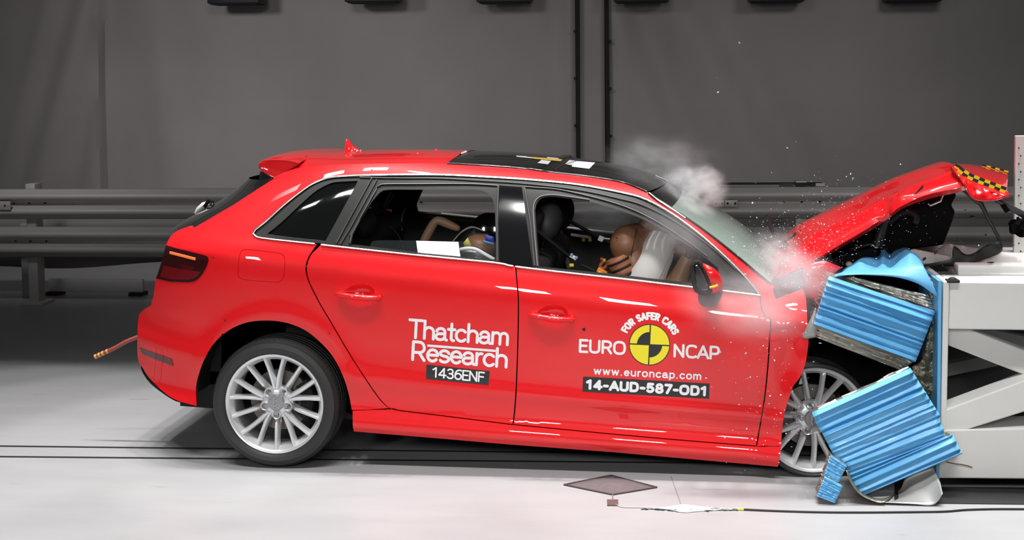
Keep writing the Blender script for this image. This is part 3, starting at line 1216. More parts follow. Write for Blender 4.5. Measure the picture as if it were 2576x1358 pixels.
# window frames, glass, pillars
qwin = sm([(672, 588), (705, 562), (751, 519), (790, 484), (820, 466), (845, 458), (900, 455)], 8) + ln([(900, 455), (893, 470), (818, 607)], 8)[1:] + ln([(818, 607), (800, 604), (740, 598), (690, 592)], 8)[1:]
rwin = ln([(884, 614), (883, 596), (887, 585)], 6) + ln([(887, 585), (935, 508), (950, 490)], 8)[1:] + sm([(950, 490), (962, 480), (985, 477), (1030, 477)], 6)[1:] + ln([(1030, 477), (1195, 477)], 8)[1:] + sm([(1195, 477), (1215, 480), (1232, 491), (1242, 508), (1245, 530)], 5)[1:] + ln([(1245, 530), (1247, 600), (1247, 655)], 8)[1:] + ln([(1247, 655), (1150, 647), (1000, 630), (884, 616)], 8)[1:]
fwin = ln([(1357, 672), (1350, 590), (1346, 530)], 8) + sm([(1346, 530), (1350, 512), (1362, 499), (1385, 495), (1420, 498)], 5)[1:] + sm([(1420, 498), (1483, 507), (1585, 538), (1653, 569), (1720, 611), (1788, 659), (1862, 722)], 8)[1:] + ln([(1862, 722), (1737, 714), (1551, 692), (1415, 678), (1357, 672)], 8)[1:]
CHI_TOP = gap(CH_TOP, 1, 4)
frame_o = CHI_TOP + rev(gap(CH_BOT, 0, -3))
panel('window_frame', frame_o, RUBBER, car, holes=[qwin, rwin, fwin], off=-0.004, thick=0.03, spacing=0.02)
panel('quarter_window', [((u - 790) * 1.0 + 790, v) for u, v in qwin], DARKGLASS, car, off=-0.012, thick=0.0, far=True)
# lighter moulded ridges of the door frames
for pts in (ln([(936, 447), (868, 570), (846, 612)], 8), ln([(948, 452), (880, 575), (856, 614)], 8)):
    strip('frame_ridge', pts, RUBBERLIGHT, car, r=0.0045, off=0.0)
strip('frame_ridge', ln([(905, 552), (886, 588), (880, 612)], 6) , RUBBERLIGHT, car, r=0.006, off=0.002)
strip('frame_ridge', ln([(880, 592), (946, 475)], 8) + sm([(946, 470), (960, 463), (1050, 462), (1180, 462), (1253, 466)], 8), RUBBERLIGHT, car, r=0.0065, off=0.0, flat=0.5)
strip('frame_ridge', sm([(905, 446), (1000, 448), (1104, 449), (1216, 455), (1328, 463), (1449, 477), (1551, 498), (1619, 517), (1700, 558), (1790, 622), (1850, 676)], 8), RUBBERLIGHT, car, r=0.004, off=0.0)
strip('frame_ridge', sm([(1318, 469), (1345, 471), (1420, 479), (1551, 512), (1640, 550), (1720, 600), (1780, 645)], 8), RUBBERLIGHT, car, r=0.0055, off=0.0, flat=0.6)
strip('frame_ridge', ln([(1253, 468), (1250, 560), (1251, 656)], 8), RUBBERLIGHT, car, r=0.005, off=0.002, flat=0.6)
strip('frame_ridge', ln([(1320, 472), (1335, 560), (1345, 668)], 8), RUBBERLIGHT, car, r=0.005, off=0.002, flat=0.6)
strip('frame_ridge', ln([(1352, 668), (1345, 590), (1341, 530)], 8) + sm([(1341, 530), (1345, 509), (1358, 495), (1385, 490), (1420, 493), (1483, 502)], 5)[1:], mat('seal_pink', (0.20, 0.17, 0.165), 0.4), car, r=0.0032, off=0.001)
panel('door_pillar', ln([(1256, 466), (1313, 470), (1322, 540), (1341, 672), (1300, 667), (1256, 660), (1254, 560)], 8), GLOSSBLACK, car, off=0.002, thick=0.01)
panel('mirror_sail', ln([(1806, 668), (1862, 722), (1811, 717)], 6), BLACK, car, off=-0.001, far=False)
tag(strip('window_chrome', CH_TOP, SATIN, car, r=0.0068, off=0.002, flat=0.7))
strip('window_chrome', CH_TOP, SATIN, car, r=0.0068, off=0.002, flat=0.7, side=1)
strip('window_chrome', [q for q in CH_BOT if q[0] < 799], SATIN, car, r=0.0065, off=0.002, flat=0.7)
strip('window_chrome', [(u, v + 0.5) for (u, v) in CH_BOT if 803 < u < 1293], SATIN, car, r=0.0072, off=0.004, flat=0.7)
strip('window_chrome', [(u, v + 0.5) for (u, v) in CH_BOT if 1297 < u], SATIN, car, r=0.0072, off=0.004, flat=0.7)
strip('window_chrome', CH_BOT, SATIN, car, r=0.0070, off=0.003, flat=0.7, side=1)
strip('roof_gutter', [q for q in GUTTER if q[0] > 1120], GLOSSBLACK, car, r=0.005, off=0.003)
strip('screen_trim', APILLAR[:-2], BLACK, car, r=0.005, off=0.003)
strip('screen_trim', sm([(1634, 485), (1653, 500), (1690, 524), (1725, 547)], 6), CHROME, car, r=0.0085, off=0.006, flat=0.5)

# rear door glass wound down, with a lamp reflection painted on it as a white patch
GLASS = mat('clear_glass', (0.05, 0.06, 0.06), 0.02, alpha=0.25, coat=0.6)
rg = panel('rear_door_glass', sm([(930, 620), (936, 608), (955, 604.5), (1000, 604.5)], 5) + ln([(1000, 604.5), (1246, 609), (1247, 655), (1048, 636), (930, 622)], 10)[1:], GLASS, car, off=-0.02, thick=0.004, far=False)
panel('painted_reflection', ln([(1047, 605.5), (1153, 608.5), (1158, 645), (1051, 635)], 6), mat('reflection_white', (0.92, 0.93, 0.92), 0.4, emit=None), rg[0], off=-0.0185, thick=0.001, far=False)
# ------------------------------------------------------------------ rounded stroke lettering
def _arc(cx, cy, rx, ry, a0, a1, n=14):
    return [(cx + rx * math.cos(math.radians(a0 + (a1 - a0) * i / n)), cy + ry * math.sin(math.radians(a0 + (a1 - a0) * i / n))) for i in range(n + 1)]


def _sq(cx, cy, rx, ry, a0, a1, n=18, e=2.7):
    """superellipse arc for the squarer alphabet."""
    out = []
    for i in range(n + 1):
        a = math.radians(a0 + (a1 - a0) * i / n)
        c, s = math.cos(a), math.sin(a)
        out.append((cx + rx * math.copysign(abs(c) ** (2 / e), c), cy + ry * math.copysign(abs(s) ** (2 / e), s)))
    return out


# every glyph: (advance, strokes); capital height 1, x height about 0.7; strokes are centre lines
X = 0.70
GL = {
    'T': (0.72, [[(0.0, 1), (0.66, 1)], [(0.33, 1), (0.33, 0)]]),
    'h': (0.62, [[(0.06, 1), (0.06, 0)], [(0.06, 0.38)] + _arc(0.29, 0.42, 0.23, 0.28, 180, 0) + [(0.52, 0)]]),
    'a': (0.62, [[(0.06, 0.52)] + _arc(0.27, 0.47, 0.21, 0.23, 155, 0) + [(0.48, 0.12), (0.53, 0.02), (0.58, 0.0)], [(0.48, 0.40), (0.26, 0.36)] + _arc(0.22, 0.185, 0.19, 0.185, 90, 270) + _arc(0.26, 0.24, 0.22, 0.24, 270, 360)]),
    't': (0.40, [[(0.19, 0.95), (0.19, 0.16)] + _arc(0.31, 0.14, 0.12, 0.14, 180, 275), [(0.02, 0.68), (0.36, 0.68)]]),
    'c': (0.60, [_arc(0.30, 0.35, 0.26, 0.35, 42, 318, 22)]),
    'm': (0.92, [[(0.06, 0.70), (0.06, 0)], [(0.06, 0.42)] + _arc(0.25, 0.46, 0.19, 0.24, 180, 0) + [(0.44, 0)], [(0.44, 0.42)] + _arc(0.63, 0.46, 0.19, 0.24, 180, 0) + [(0.82, 0)]]),
    'R': (0.72, [[(0.06, 0), (0.06, 1), (0.36, 1)] + _arc(0.36, 0.73, 0.24, 0.27, 90, -90) + [(0.06, 0.46)], [(0.36, 0.46), (0.62, 0)]]),
    'e': (0.61, [[(0.06, 0.37), (0.54, 0.37)] + _arc(0.30, 0.35, 0.245, 0.35, 5, 318, 22)]),
    's': (0.54, [[(0.47, 0.55)] + _arc(0.26, 0.52, 0.20, 0.18, 35, 215, 12) + [(0.26, 0.36)] + _arc(0.26, 0.185, 0.215, 0.185, 55, -150, 14)]),
    'r': (0.38, [[(0.06, 0.70), (0.06, 0)], [(0.06, 0.40)] + _arc(0.27, 0.42, 0.21, 0.28, 180, 80, 8)]),
    'E': (0.62, [[(0.54, 1), (0.06, 1), (0.06, 0), (0.54, 0)], [(0.06, 0.52), (0.48, 0.52)]]),
    'U': (0.78, [[(0.06, 1)] + _sq(0.36, 0.34, 0.30, 0.34, 180, 360) + [(0.66, 1)]]),
    'O': (0.88, [_sq(0.40, 0.5, 0.35, 0.5, 0, 360, 40)]),
    'N': (0.80, [[(0.06, 0), (0.06, 1), (0.66, 0), (0.66, 1)]]),
    'C': (0.76, [_sq(0.42, 0.5, 0.36, 0.5, 48, 312, 30)[0:]]),
    'A': (0.80, [[(0.02, 0), (0.38, 1), (0.74, 0)], [(0.14, 0.30), (0.62, 0.30)]]),
    'P': (0.70, [[(0.06, 0), (0.06, 1), (0.34, 1)] + _sq(0.34, 0.70, 0.27, 0.30, 90, -90) + [(0.06, 0.40)]]),
    'F': (0.58, [[(0.52, 1), (0.06, 1), (0.06, 0)], [(0.06, 0.52), (0.46, 0.52)]]),
    'S': (0.68, [[(0.56, 0.86)] + _arc(0.32, 0.74, 0.25, 0.26, 40, 235, 14) + _arc(0.32, 0.26, 0.27, 0.26, 60, -145, 14)]),
    'D': (0.80, [[(0.06, 0), (0.06, 1), (0.30, 1)] + _sq(0.30, 0.5, 0.38, 0.5, 90, -90, 20) + [(0.06, 0)]]),
    'w': (0.86, [[(0.04, 0.70), (0.21, 0), (0.40, 0.66), (0.59, 0), (0.76, 0.70)]]),
    'u': (0.62, [[(0.06, 0.70)] + _arc(0.29, 0.26, 0.23, 0.26, 180, 360) + [(0.52, 0.70)], [(0.52, 0.70), (0.52, 0)]]),
    'o': (0.64, [_sq(0.30, 0.35, 0.26, 0.35, 0, 360, 30, 2.4)]),
    'n': (0.62, [[(0.06, 0.70), (0.06, 0)], [(0.06, 0.40)] + _arc(0.29, 0.42, 0.23, 0.28, 180, 0) + [(0.52, 0)]]),
    'p': (0.64, [[(0.06, 0.70), (0.06, -0.26)], [(0.06, 0.70), (0.28, 0.70)] + _sq(0.28, 0.35, 0.26, 0.35, 90, -90) + [(0.06, 0.0)]]),
    '.': (0.24, [[(0.08, 0.02), (0.09, 0.02)]]),
    '-': (0.46, [[(0.06, 0.42), (0.36, 0.42)]]),
    ' ': (0.36, []),
    '1': (0.56, [[(0.06, 0.78), (0.32, 1.0), (0.32, 0)]]),
    '4': (0.74, [[(0.48, 0), (0.48, 1), (0.04, 0.26), (0.66, 0.26)]]),
    '3': (0.68, [[(0.08, 0.86)] + _arc(0.30, 0.75, 0.23, 0.25, 145, -85, 14) + [(0.22, 0.52)], [(0.30, 0.52)] + _arc(0.30, 0.26, 0.26, 0.26, 90, -150, 16)]),
    '6': (0.70, [_arc(0.33, 0.31, 0.27, 0.31, 0, 360, 28), _arc(0.44, 0.42, 0.38, 0.58, 176, 66, 12)]),
    '5': (0.70, [[(0.54, 1), (0.14, 1), (0.10, 0.54)] + _arc(0.31, 0.32, 0.27, 0.30, 130, -145, 18)]),
    '8': (0.72, [_arc(0.33, 0.75, 0.23, 0.25, 0, 360, 24), _arc(0.33, 0.26, 0.27, 0.26, 0, 360, 26)]),
    '7': (0.64, [[(0.04, 1), (0.56, 1), (0.20, 0)]]),
}


def layout(body, track=0.0):
    x = 0.0
    out = []
    for ch in body:
        adv, st = GL[ch]
        for s in st:
            out.append([(x + p[0], p[1]) for p in s])
        x += adv + track
    xs = [p[0] for s in out for p in s]
    return out, min(xs), max(xs)


def stroke_outline(pts, hw):
    """closed outline polygon of a round-capped stroke, as a quad strip plus caps -> list of (verts, faces)."""
    # densify long runs
    d = [pts[0]]
    for a, b in zip(pts[:-1], pts[1:]):
        L = math.dist(a, b)
        if L < 1e-6:
            continue
        k = max(1, int(L / 0.16))
        for j in range(1, k + 1):
            d.append((a[0] + (b[0] - a[0]) * j / k, a[1] + (b[1] - a[1]) * j / k))
    if len(d) < 2:
        d.append((d[0][0] + 1e-3, d[0][1]))
    vs, fs = [], []
    n = len(d)
    for i in range(n - 1):
        a, b = d[i], d[i + 1]
        L = math.dist(a, b)
        nx, ny = -(b[1] - a[1]) / L * hw, (b[0] - a[0]) / L * hw
        o = len(vs)
        vs += [(a[0] - nx, a[1] - ny), (b[0] - nx, b[1] - ny), (b[0] + nx, b[1] + ny), (a[0] + nx, a[1] + ny)]
        fs.append((o, o + 1, o + 2, o + 3))
    # round joints and caps
    for i in range(n):
        sharp = True
        if 0 < i < n - 1:
            ax, ay = d[i][0] - d[i - 1][0], d[i][1] - d[i - 1][1]
            bx, by = d[i + 1][0] - d[i][0], d[i + 1][1] - d[i][1]
            dt = (ax * bx + ay * by) / (math.hypot(ax, ay) * math.hypot(bx, by))
            sharp = dt < 0.9995
        if sharp:
            o = len(vs)
            vs += [(d[i][0] + hw * math.cos(2 * math.pi * k / 14), d[i][1] + hw * math.sin(2 * math.pi * k / 14)) for k in range(14)]
            fs.append(tuple(range(o, o + 14)))
    return vs, fs


def stroke_text(body, parent, mapping, material, weight, name='lettering', off=0.0016, track=0.0, xh=0.70):
    """mapping(x, y, x0, x1) -> photo pixel on the car side; weight = stroke width in capital heights."""
    strokes, x0, x1 = layout(body, track)
    # same scale across and up, so that the stroke keeps one width; low letters squeezed to the seen x height
    kx = (mapping.length / (x1 - x0)) / mapping.cap

    def ysc(y):
        return y if y < 0 else (y * xh / 0.70 if y <= 0.70 else xh + (y - 0.70) * (1 - xh) / 0.30)
    low = any(c.islower() for c in body)
    strokes = [[(p[0] * kx, ysc(p[1]) if low else p[1]) for p in st] for st in strokes]
    x0, x1 = x0 * kx, x1 * kx
    VV, FF2 = [], []
    for st in strokes:
        vs, fs = stroke_outline(st, weight / 2)
        o = len(VV)
        VV += [Vector(q) for q in vs]
        FF2 += [[i + o for i in f] for f in fs]
    r = delaunay_2d_cdt(VV, [], FF2, 1, 1e-4)
    V, N = [], []
    for q in r[0]:
        u, v = mapping(q.x, q.y, x0, x1)
        a, b = surf(u, v)
        V.append(c2w(a, -(cw(a, b) + off), b))
        N.append(cnorm(a, b))
    F = []
    segs = [(a, b) for st in strokes for a, b in zip(st[:-1], st[1:])]

    def inked(x, y):
        for (ax, ay), (bx, by) in segs:
            dx, dy = bx - ax, by - ay
            t = min(1, max(0, ((x - ax) * dx + (y - ay) * dy) / max(1e-12, dx * dx + dy * dy)))
            if math.hypot(x - ax - t * dx, y - ay - t * dy) <= weight / 2 * 1.02:
                return True
        return False
    for f in r[2]:
        f = tuple(f)
        if not inked(sum(r[0][i].x for i in f) / len(f), sum(r[0][i].y for i in f) / len(f)):
            continue         # the counter of a closed letter
        nn_ = (V[f[1]] - V[f[0]]).cross(V[f[2]] - V[f[0]])
        F.append(f if nn_.y < 0 else f[::-1])
    return MB().add(V, F, N).build(name, material, parent)


def line_map(p_left, p_right, cap_px, up):
    def f(x, y, x0, x1):
        t = (x - x0) / (x1 - x0)
        return (p_left[0] + (p_right[0] - p_left[0]) * t + up[0] * cap_px * y, p_left[1] + (p_right[1] - p_left[1]) * t + up[1] * cap_px * y)
    f.length = math.dist(p_left, p_right)
    f.cap = cap_px
    return f
# ------------------------------------------------------------------ wheels
def wheel(centre, steer, R, rrim, far_side=False, detail=True, spin=0.0):
    """centre: wheel centre in the plane of the rim's outer lip; outer face towards -Y."""
    m = Matrix.Translation(centre) @ Matrix.Rotation(steer, 4, 'Z')
    if far_side:
        m = m @ Matrix.Rotation(math.pi, 4, 'Z')
    k = rrim / 0.239
    T = []
    # tyre: (radius, outward)
    wdt = 0.215
    prof = [(rrim - 0.012, -0.004), (rrim + 0.002, 0.000), (rrim + 0.006, 0.006), (rrim + 0.018, 0.012), (rrim + (R - rrim) * 0.45, 0.016), (rrim + (R - rrim) * 0.74, 0.008),
            (R - 0.014, -0.004), (R - 0.005, -0.016), (R - 0.001, -0.030)]
    y = -0.040
    while y > -wdt + 0.045:
        prof += [(R, y), (R, y - 0.026), (R - 0.007, y - 0.028), (R - 0.007, y - 0.034)]
        y -= 0.036
    prof += [(R - 0.004, -wdt + 0.012), (R - 0.03, -wdt - 0.004), (rrim, -wdt + 0.01), (rrim - 0.01, -wdt + 0.02)]
    rim = MB()
    L = rrim
    # barrel and lip
    rim.lathe([(L - 0.004, -0.20), (L - 0.022, -0.19), (L - 0.034, -0.12), (L - 0.034, -0.055), (L - 0.030, -0.030), (L - 0.021, -0.022), (L - 0.018, -0.008), (L - 0.010, 0.0), (L - 0.002, 0.003), (L, 0.0), (L + 0.001, -0.010)], m, 96)
    ns = 15
    r0, r1 = 0.060 * k, L - 0.012
    for i in range(ns):
        a = spin + 2 * math.pi * i / ns
        da = 2 * math.pi / ns
        # spokes run in from the lip and gather in threes around the five bolts
        rows = []
        ng = 8
        grp = ((i + 1) % 3) - 1
        r0 = (0.078 if grp == 0 else 0.045) * k
        for j in range(ng + 1):
            t = j / ng
            r = r0 + (r1 - r0) * t
            aa = a + grp * da * 0.36 * (1 - t) ** 1.3
            half = 0.0068 + 0.0030 * (1 - t) ** 2 + 0.0025 * t ** 6
            zc = -0.020 - 0.016 * (1 - t) ** 2 + 0.012 * t * 0.6
            top = zc + 0.006
            ca, sa = math.cos(aa), math.sin(aa)
            row = []
            for (q, hgt) in ((-half * 1.7, -0.030), (-half, top - 0.004), (-half * 0.55, top), (half * 0.55, top), (half, top - 0.004), (half * 1.7, -0.030)):
                row.append(m @ Vector((r * ca - q * sa, -(hgt if hgt > -0.029 else zc - 0.030), r * sa + q * ca)))
            rows.append(row)
        rim.grid(rows, close_v=True)
    # hub star
    rim.lathe([(0.080 * k, -0.075), (0.077 * k, -0.050), (0.066 * k, -0.042), (0.050 * k, -0.037), (0.03, -0.034), (0.001, -0.034)], m, 40)
    for b in range(5):
        a = spin + 2 * math.pi * b / 5
        c = Vector((0.060 * k * math.cos(a), 0, 0.060 * k * math.sin(a)))
        rows = []
        for (r, h) in ((0.022, -0.06), (0.0215, -0.030), (0.0185, -0.026), (0.015, -0.029), (0.014, -0.046), (0.001, -0.046)):
            rows.append([m @ (c + Vector((r * math.cos(2 * math.pi * q / 16), -h, r * math.sin(2 * math.pi * q / 16)))) for q in range(16)])
        rim.grid(rows, close_v=True)
    w = rim.build('wheel', ALLOY, car, angle=40)
    MB().lathe(prof, m, 120).build('tyre', TYRE, w, angle=30)
    if detail:
        # tread blocks at the shoulder
        sh = MB()
        for i in range(84):
            a = 2 * math.pi * i / 84
            mm = m @ Matrix.Rotation(-a, 4, 'Y')
            sh.add([mm @ Vector(p) for p in ((R - 0.002, 0.020, -0.002), (R - 0.002, 0.020, 0.002), (R + 0.0012, 0.040, 0.0025), (R + 0.0012, 0.040, -0.0015), (R + 0.0006, 0.06, -0.001), (R + 0.0006, 0.06, 0.003))],
                   [(0, 1, 2, 3), (3, 2, 5, 4)])
        sh.build('tread_sipe', BLACK, w)
        cap = MB().lathe([(0.040 * k, -0.04), (0.039 * k, -0.028), (0.035 * k, -0.023), (0.02, -0.022), (0.001, -0.022)], m, 36)
        for b in range(5):
            a = spin + 2 * math.pi * b / 5
            cap.box(m @ Vector((0.044 * k * math.cos(a), 0.028, 0.044 * k * math.sin(a))), (0.030, 0.008, 0.020), m.to_3x3() @ Matrix.Rotation(-a, 3, 'Y'), bev=0.002)
        cc = cap.build('centre_cap', mat('cap_grey', (0.34, 0.34, 0.35), 0.35, metal=0.6), w)
        for b in range(5):
            a = spin + 2 * math.pi * b / 5
            c = m @ Vector((0.060 * k * math.cos(a), 0.0, 0.060 * k * math.sin(a)))
            ax = m.to_3x3() @ Vector((0, 1, 0))
            MB().tube([c + ax * 0.048, c + ax * 0.032], 0.0095, n=6).build('wheel_bolt', mat('bolt_grey', (0.25, 0.25, 0.26), 0.4, metal=0.8), w, angle=20)
        em = MB()
        for q in range(4):
            pts = []
            for j in range(21):
                a = 2 * math.pi * j / 20
                # the emblem stands on edge as in the photograph (wheel has turned)
                pts.append(m @ Vector((0.0085 * math.cos(a) + 0.0, 0.0215 - 0.001, (q - 1.5) * 0.0115 + 0.0085 * math.sin(a))))
            em.tube(pts, 0.0014, n=6, caps=False)
        em.build('emblem', CHROME, w)
    dm = MB().lathe([(0.145, -0.125), (0.145, -0.095), (0.085, -0.092), (0.075, -0.072), (0.02, -0.070), (0.001, -0.070)], m, 48)
    d = dm.build('brake_disc', DISC, w)
    cal = MB()
    rows = []
    for j in range(9):
        a = math.radians(-38 + 76 * j / 8)
        rows.append([m @ Vector((r * math.cos(a), -h, r * math.sin(a))) for (r, h) in ((0.105, -0.085), (0.150, -0.080), (0.165, -0.09), (0.165, -0.14), (0.105, -0.14))])
    cal.grid(rows, close_v=True)
    cal.f.append((0, 1, 2, 3, 4))
    cal.f.append((44, 43, 42, 41, 40))
    cal.build('brake_caliper', BLACK, w)
    return w


def wheel_centre(u, v, y):
    return on_y(u, v, y)


rear_c = on_y(690, 1016, 0.0)
R_T = 0.3115
wheel(Vector((rear_c.x, 0.0, max(rear_c.z, 0.30))), 0.0, max(rear_c.z, 0.30) - 0.001 + 0.002, 0.239, spin=math.radians(-90))
front_c = on_y(2049, 1057, 0.075)
wheel(Vector((front_c.x, 0.075, front_c.z)), math.radians(5), front_c.z + 0.0005, 0.243, spin=math.radians(30))
wheel(Vector((rear_c.x, 2 * YC, rear_c.z)), 0.0, rear_c.z, 0.239, far_side=True, detail=False)
wheel(Vector((front_c.x + 0.12, 2 * YC + 0.0, front_c.z)), 0.0, front_c.z, 0.239, far_side=True, detail=False)

# ------------------------------------------------------------------ underbody, bulkheads, cabin tub
UB = mat('underbody_black', (0.008, 0.008, 0.008), 0.8)


def cbox(mb, x0, x1, y0, y1, z0, z1):
    vs = [c2w(x, y, z) for x in (x0, x1) for y in (y0, y1) for z in (z0, z1)]
    mb.add(vs, [(0, 1, 3, 2), (4, 6, 7, 5), (0, 4, 5, 1), (2, 3, 7, 6), (0, 2, 6, 4), (1, 5, 7, 3)])
    return mb


ub = MB()
cbox(ub, -0.55, 2.45, -0.64, 0.64, 0.17, 0.36)
cbox(ub, 0.42, 2.10, -0.80, 0.80, 0.20, 0.36)
cbox(ub, -0.50, -0.02, -0.66, 0.66, 0.36, 0.93)
cbox(ub, 2.12, 2.44, -0.66, 0.66, 0.36, 0.86)
cbox(ub, -0.34, 0.40, -0.66, 0.66, 0.36, 0.62)
ub.build('underbody', UB, car, smooth=False)
# exhaust / subframe pieces hanging below
ex = MB()
ex.tube([c2w(0.5, 0.2, 0.16), c2w(1.2, 0.15, 0.15), c2w(2.2, 0.1, 0.15)], 0.03)
cbox(ex, 0.6, 1.0, -0.35, 0.1, 0.12, 0.17)
cbox(ex, 1.25, 1.7, -0.45, 0.3, 0.125, 0.17)
ex.build('exhaust', mat('exhaust_dark', (0.03, 0.03, 0.03), 0.5, metal=0.5), car)
# wheel arch liners
for (x0, z0) in ((0.0, 0.31), (2.515, 0.30)):
    for s in (-1, 1):
        rows = []
        for i in range(25):
            a = math.radians(-20 + 203 * i / 24)
            rows.append([c2w(x0 + r * math.cos(a), s * y, z0 + r * math.sin(a)) for (r, y) in ((0.392, 0.832), (0.40, 0.80), (0.40, 0.64), (0.02, 0.64))] if x0 < 1 else
                        [c2w(x0 + r * math.cos(a), s * y, z0 + r * math.sin(a)) for (r, y) in ((0.36, 0.78), (0.36, 0.64), (0.02, 0.64))])
        if x0 < 1 or s > 0:
            MB().grid(rows).build('arch_liner', BLACK, car)
# rear bumper edge by the arch: dark plate
# door trims on the far side (and the near side's inner skins)
belt_in = rev([q for q in gap(CH_BOT, 0, -1) if 802 < q[0] < 1905])
trim_o = belt_in + ln([(802, 612), (800, 700), (830, 800), (900, 900), (990, 1015), (1290, 1052), (1880, 1105), (1900, 742)], 14)[1:-1]
panel('door_trim', trim_o, TRIM, car, off=-0.055, thick=0.02, spacing=0.05, far=False)
panel('door_trim', [(u, v - 9 if v < 745 and 810 < u < 1895 and any(abs(u - q[0]) < 1e-6 for q in belt_in) else v) for u, v in trim_o], TRIM, car, off=-0.045, thick=0.03, spacing=0.05, near=False)
panel('pillar_trim', quarter, TRIM, car, off=-0.03, thick=0.0, spacing=0.05, near=False)
# light strip along the far window ledge
far_belt = []
for (u, v) in [q for q in CH_BOT if 960 < q[0] < 1880][::4]:
    x, z = surf(u, v)
    far_belt.append(c2w(x, cw(x, z) - 0.082, z + 0.018))
MB().tube(far_belt, 0.008, n=8).build('ledge_strip', mat('ledge_grey', (0.42, 0.40, 0.40), 0.35), car)
# head lining
rows = []
gx = [surf(u, v) for (u, v) in resample([q for q in GUTTER if q[0] > 720], 24)]
for (x, z) in gx:
    w = cw(x, z)
    rows.append([c2w(x, w * t * 0.98, z - 0.02 + 0.02 * (1 - t * t)) for t in [-1 + 2 * j / 12 for j in range(13)]])
MB().grid(rows).build('head_lining', TRIMGREY, car)

# ------------------------------------------------------------------ bonnet, folded upwards
BON_A = sm([(1948, 699), (1975, 692), (2010, 675), (2040, 657), (2096, 622), (2180, 573), (2225, 543), (2250, 526), (2264, 515), (2300, 499), (2348, 484), (2400, 473), (2428, 465)], 8)
BON_C = sm([(1940, 694), (1952, 668), (1972, 641), (2018, 582), (2082, 548), (2180, 500), (2264, 458), (2320, 437), (2360, 423), (2388, 415)], 8)
BON_D = rev([(1956, 690)] + [(u, v) for (u, v) in sm([(1980, 668), (2040, 632), (2096, 598), (2180, 551), (2264, 497), (2348, 468), (2426, 447)], 8)])
na = 60
A = resample(BON_A, na)
C = resample(BON_C, na)
rows = []
for i, ((ua, va), (uc, vc)) in enumerate(zip(A, C)):
    t = i / (na - 1)
    ya = 0.16 - 0.03 * t
    pa = on_y(ua, va, ya)
    pc = on_y(uc, vc, YC - 0.15)
    row = [pa + Vector((0, 0.03, -0.012)), pa]
    # rolled lip, a crease, then the broad top
    dent = 0.030 * math.exp(-((t - 0.60) / 0.04) ** 2) - 0.02 * math.exp(-((t - 0.68) / 0.05) ** 2)
    for (s, g) in ((0.01, 0.10), (0.022, 0.22), (0.035, 0.30), (0.06, 0.335), (0.10, 0.46), (0.17, 0.60), (0.27, 0.72), (0.40, 0.82), (0.55, 0.90), (0.70, 0.955), (0.85, 0.99), (1.0, 1.0)):
        q = pa.lerp(pc, 0)
        y = ya + (pc.y - ya) * s
        x = pa.x + (pc.x - pa.x) * g
        z = pa.z + (pc.z - pa.z) * g
        z += 0.012 * math.exp(-((s - 0.30) / 0.10) ** 2) - dent * math.exp(-(s / 0.25) ** 2) + 0.006 * fbm(Vector((x * 5, y * 4, 1.0)), 2) * min(1, s * 6)
        row.append(Vector((x, y, z)))
    for s in (0.2, 0.4, 0.6, 0.8, 1.0):
        q = row[-1]
        row.append(Vector((pc.x - 0.02 * s, pc.y + 0.75 * s, pc.z - 0.16 * s * s)))
    rows.append(row)
bon = MB().grid(rows).build('bonnet', PAINT, car, angle=60)
s_ = bon.modifiers.new('thick', 'SOLIDIFY')
s_.thickness = 0.016
s_.offset = 1
bon.data.materials.append(BLACK)
s_.material_offset = 0
# shut line groove along the lip
strip_pts = []
for i in range(4, na - 1):
    strip_pts.append(rows[i][4] + Vector((0, -0.002, 0.001)))
MB().tube(strip_pts, 0.0022, n=6).build('lip_groove', mat('groove_dark', (0.10, 0.004, 0.006), 0.5), bon)
# sheet torn free near the fold
flat_piece('paint_chip', [(2301, 488), (2322, 464), (2323, 472), (2304, 489)], 0.02, 0.004, BLACK, bon)

# folded nose of the bonnet with chequered measuring tape
TOP = sm([(2388, 415), (2405, 412), (2426, 411), (2455, 414), (2497, 423), (2538, 434)], 6)
MID = sm([(2396, 419), (2412, 428), (2430, 440), (2450, 449), (2476, 458), (2505, 469), (2533, 479)], 6)
LOW = sm([(2427, 463), (2433, 470), (2438, 482), (2445, 494), (2457, 503), (2476, 505), (2497, 504), (2520, 498), (2541, 494)], 6)
nn = 40
rt, rm, rl = resample(TOP, nn), resample(MID, nn), resample(LOW, nn)
rows = []
for i in range(nn):
    t = i / (nn - 1)
    ptop = on_y(*rt[i], 1.15)
    pmid = on_y(*rm[i], 0.20 + 0.02 * t)
    plow = on_y(*rl[i], 0.10 + 0.05 * t)
    row = []
    for j in range(7):
        s = j / 6
        q = ptop.lerp(pmid, s)
        q.z += 0.012 * math.sin(math.pi * s)
        row.append(q)
    for j in range(1, 10):
        s = j / 9
        q = pmid.lerp(plow, s)
        d = 0.030 * fbm(Vector((t * 5.0, s * 3.0, 4.0)), 3) * math.sin(math.pi * s) - 0.02 * math.sin(math.pi * s)
        q += (q - CAM).normalized() * d
        row.append(q)
    rows.append(row)
NOSE = rows
nose = MB().grid(rows).build('bonnet_nose', PAINT, car, angle=50)
tag(nose, 'red folded bonnet nose with yellow and black measuring tape')
nose.modifiers.new('thick', 'SOLIDIFY').thickness = 0.008


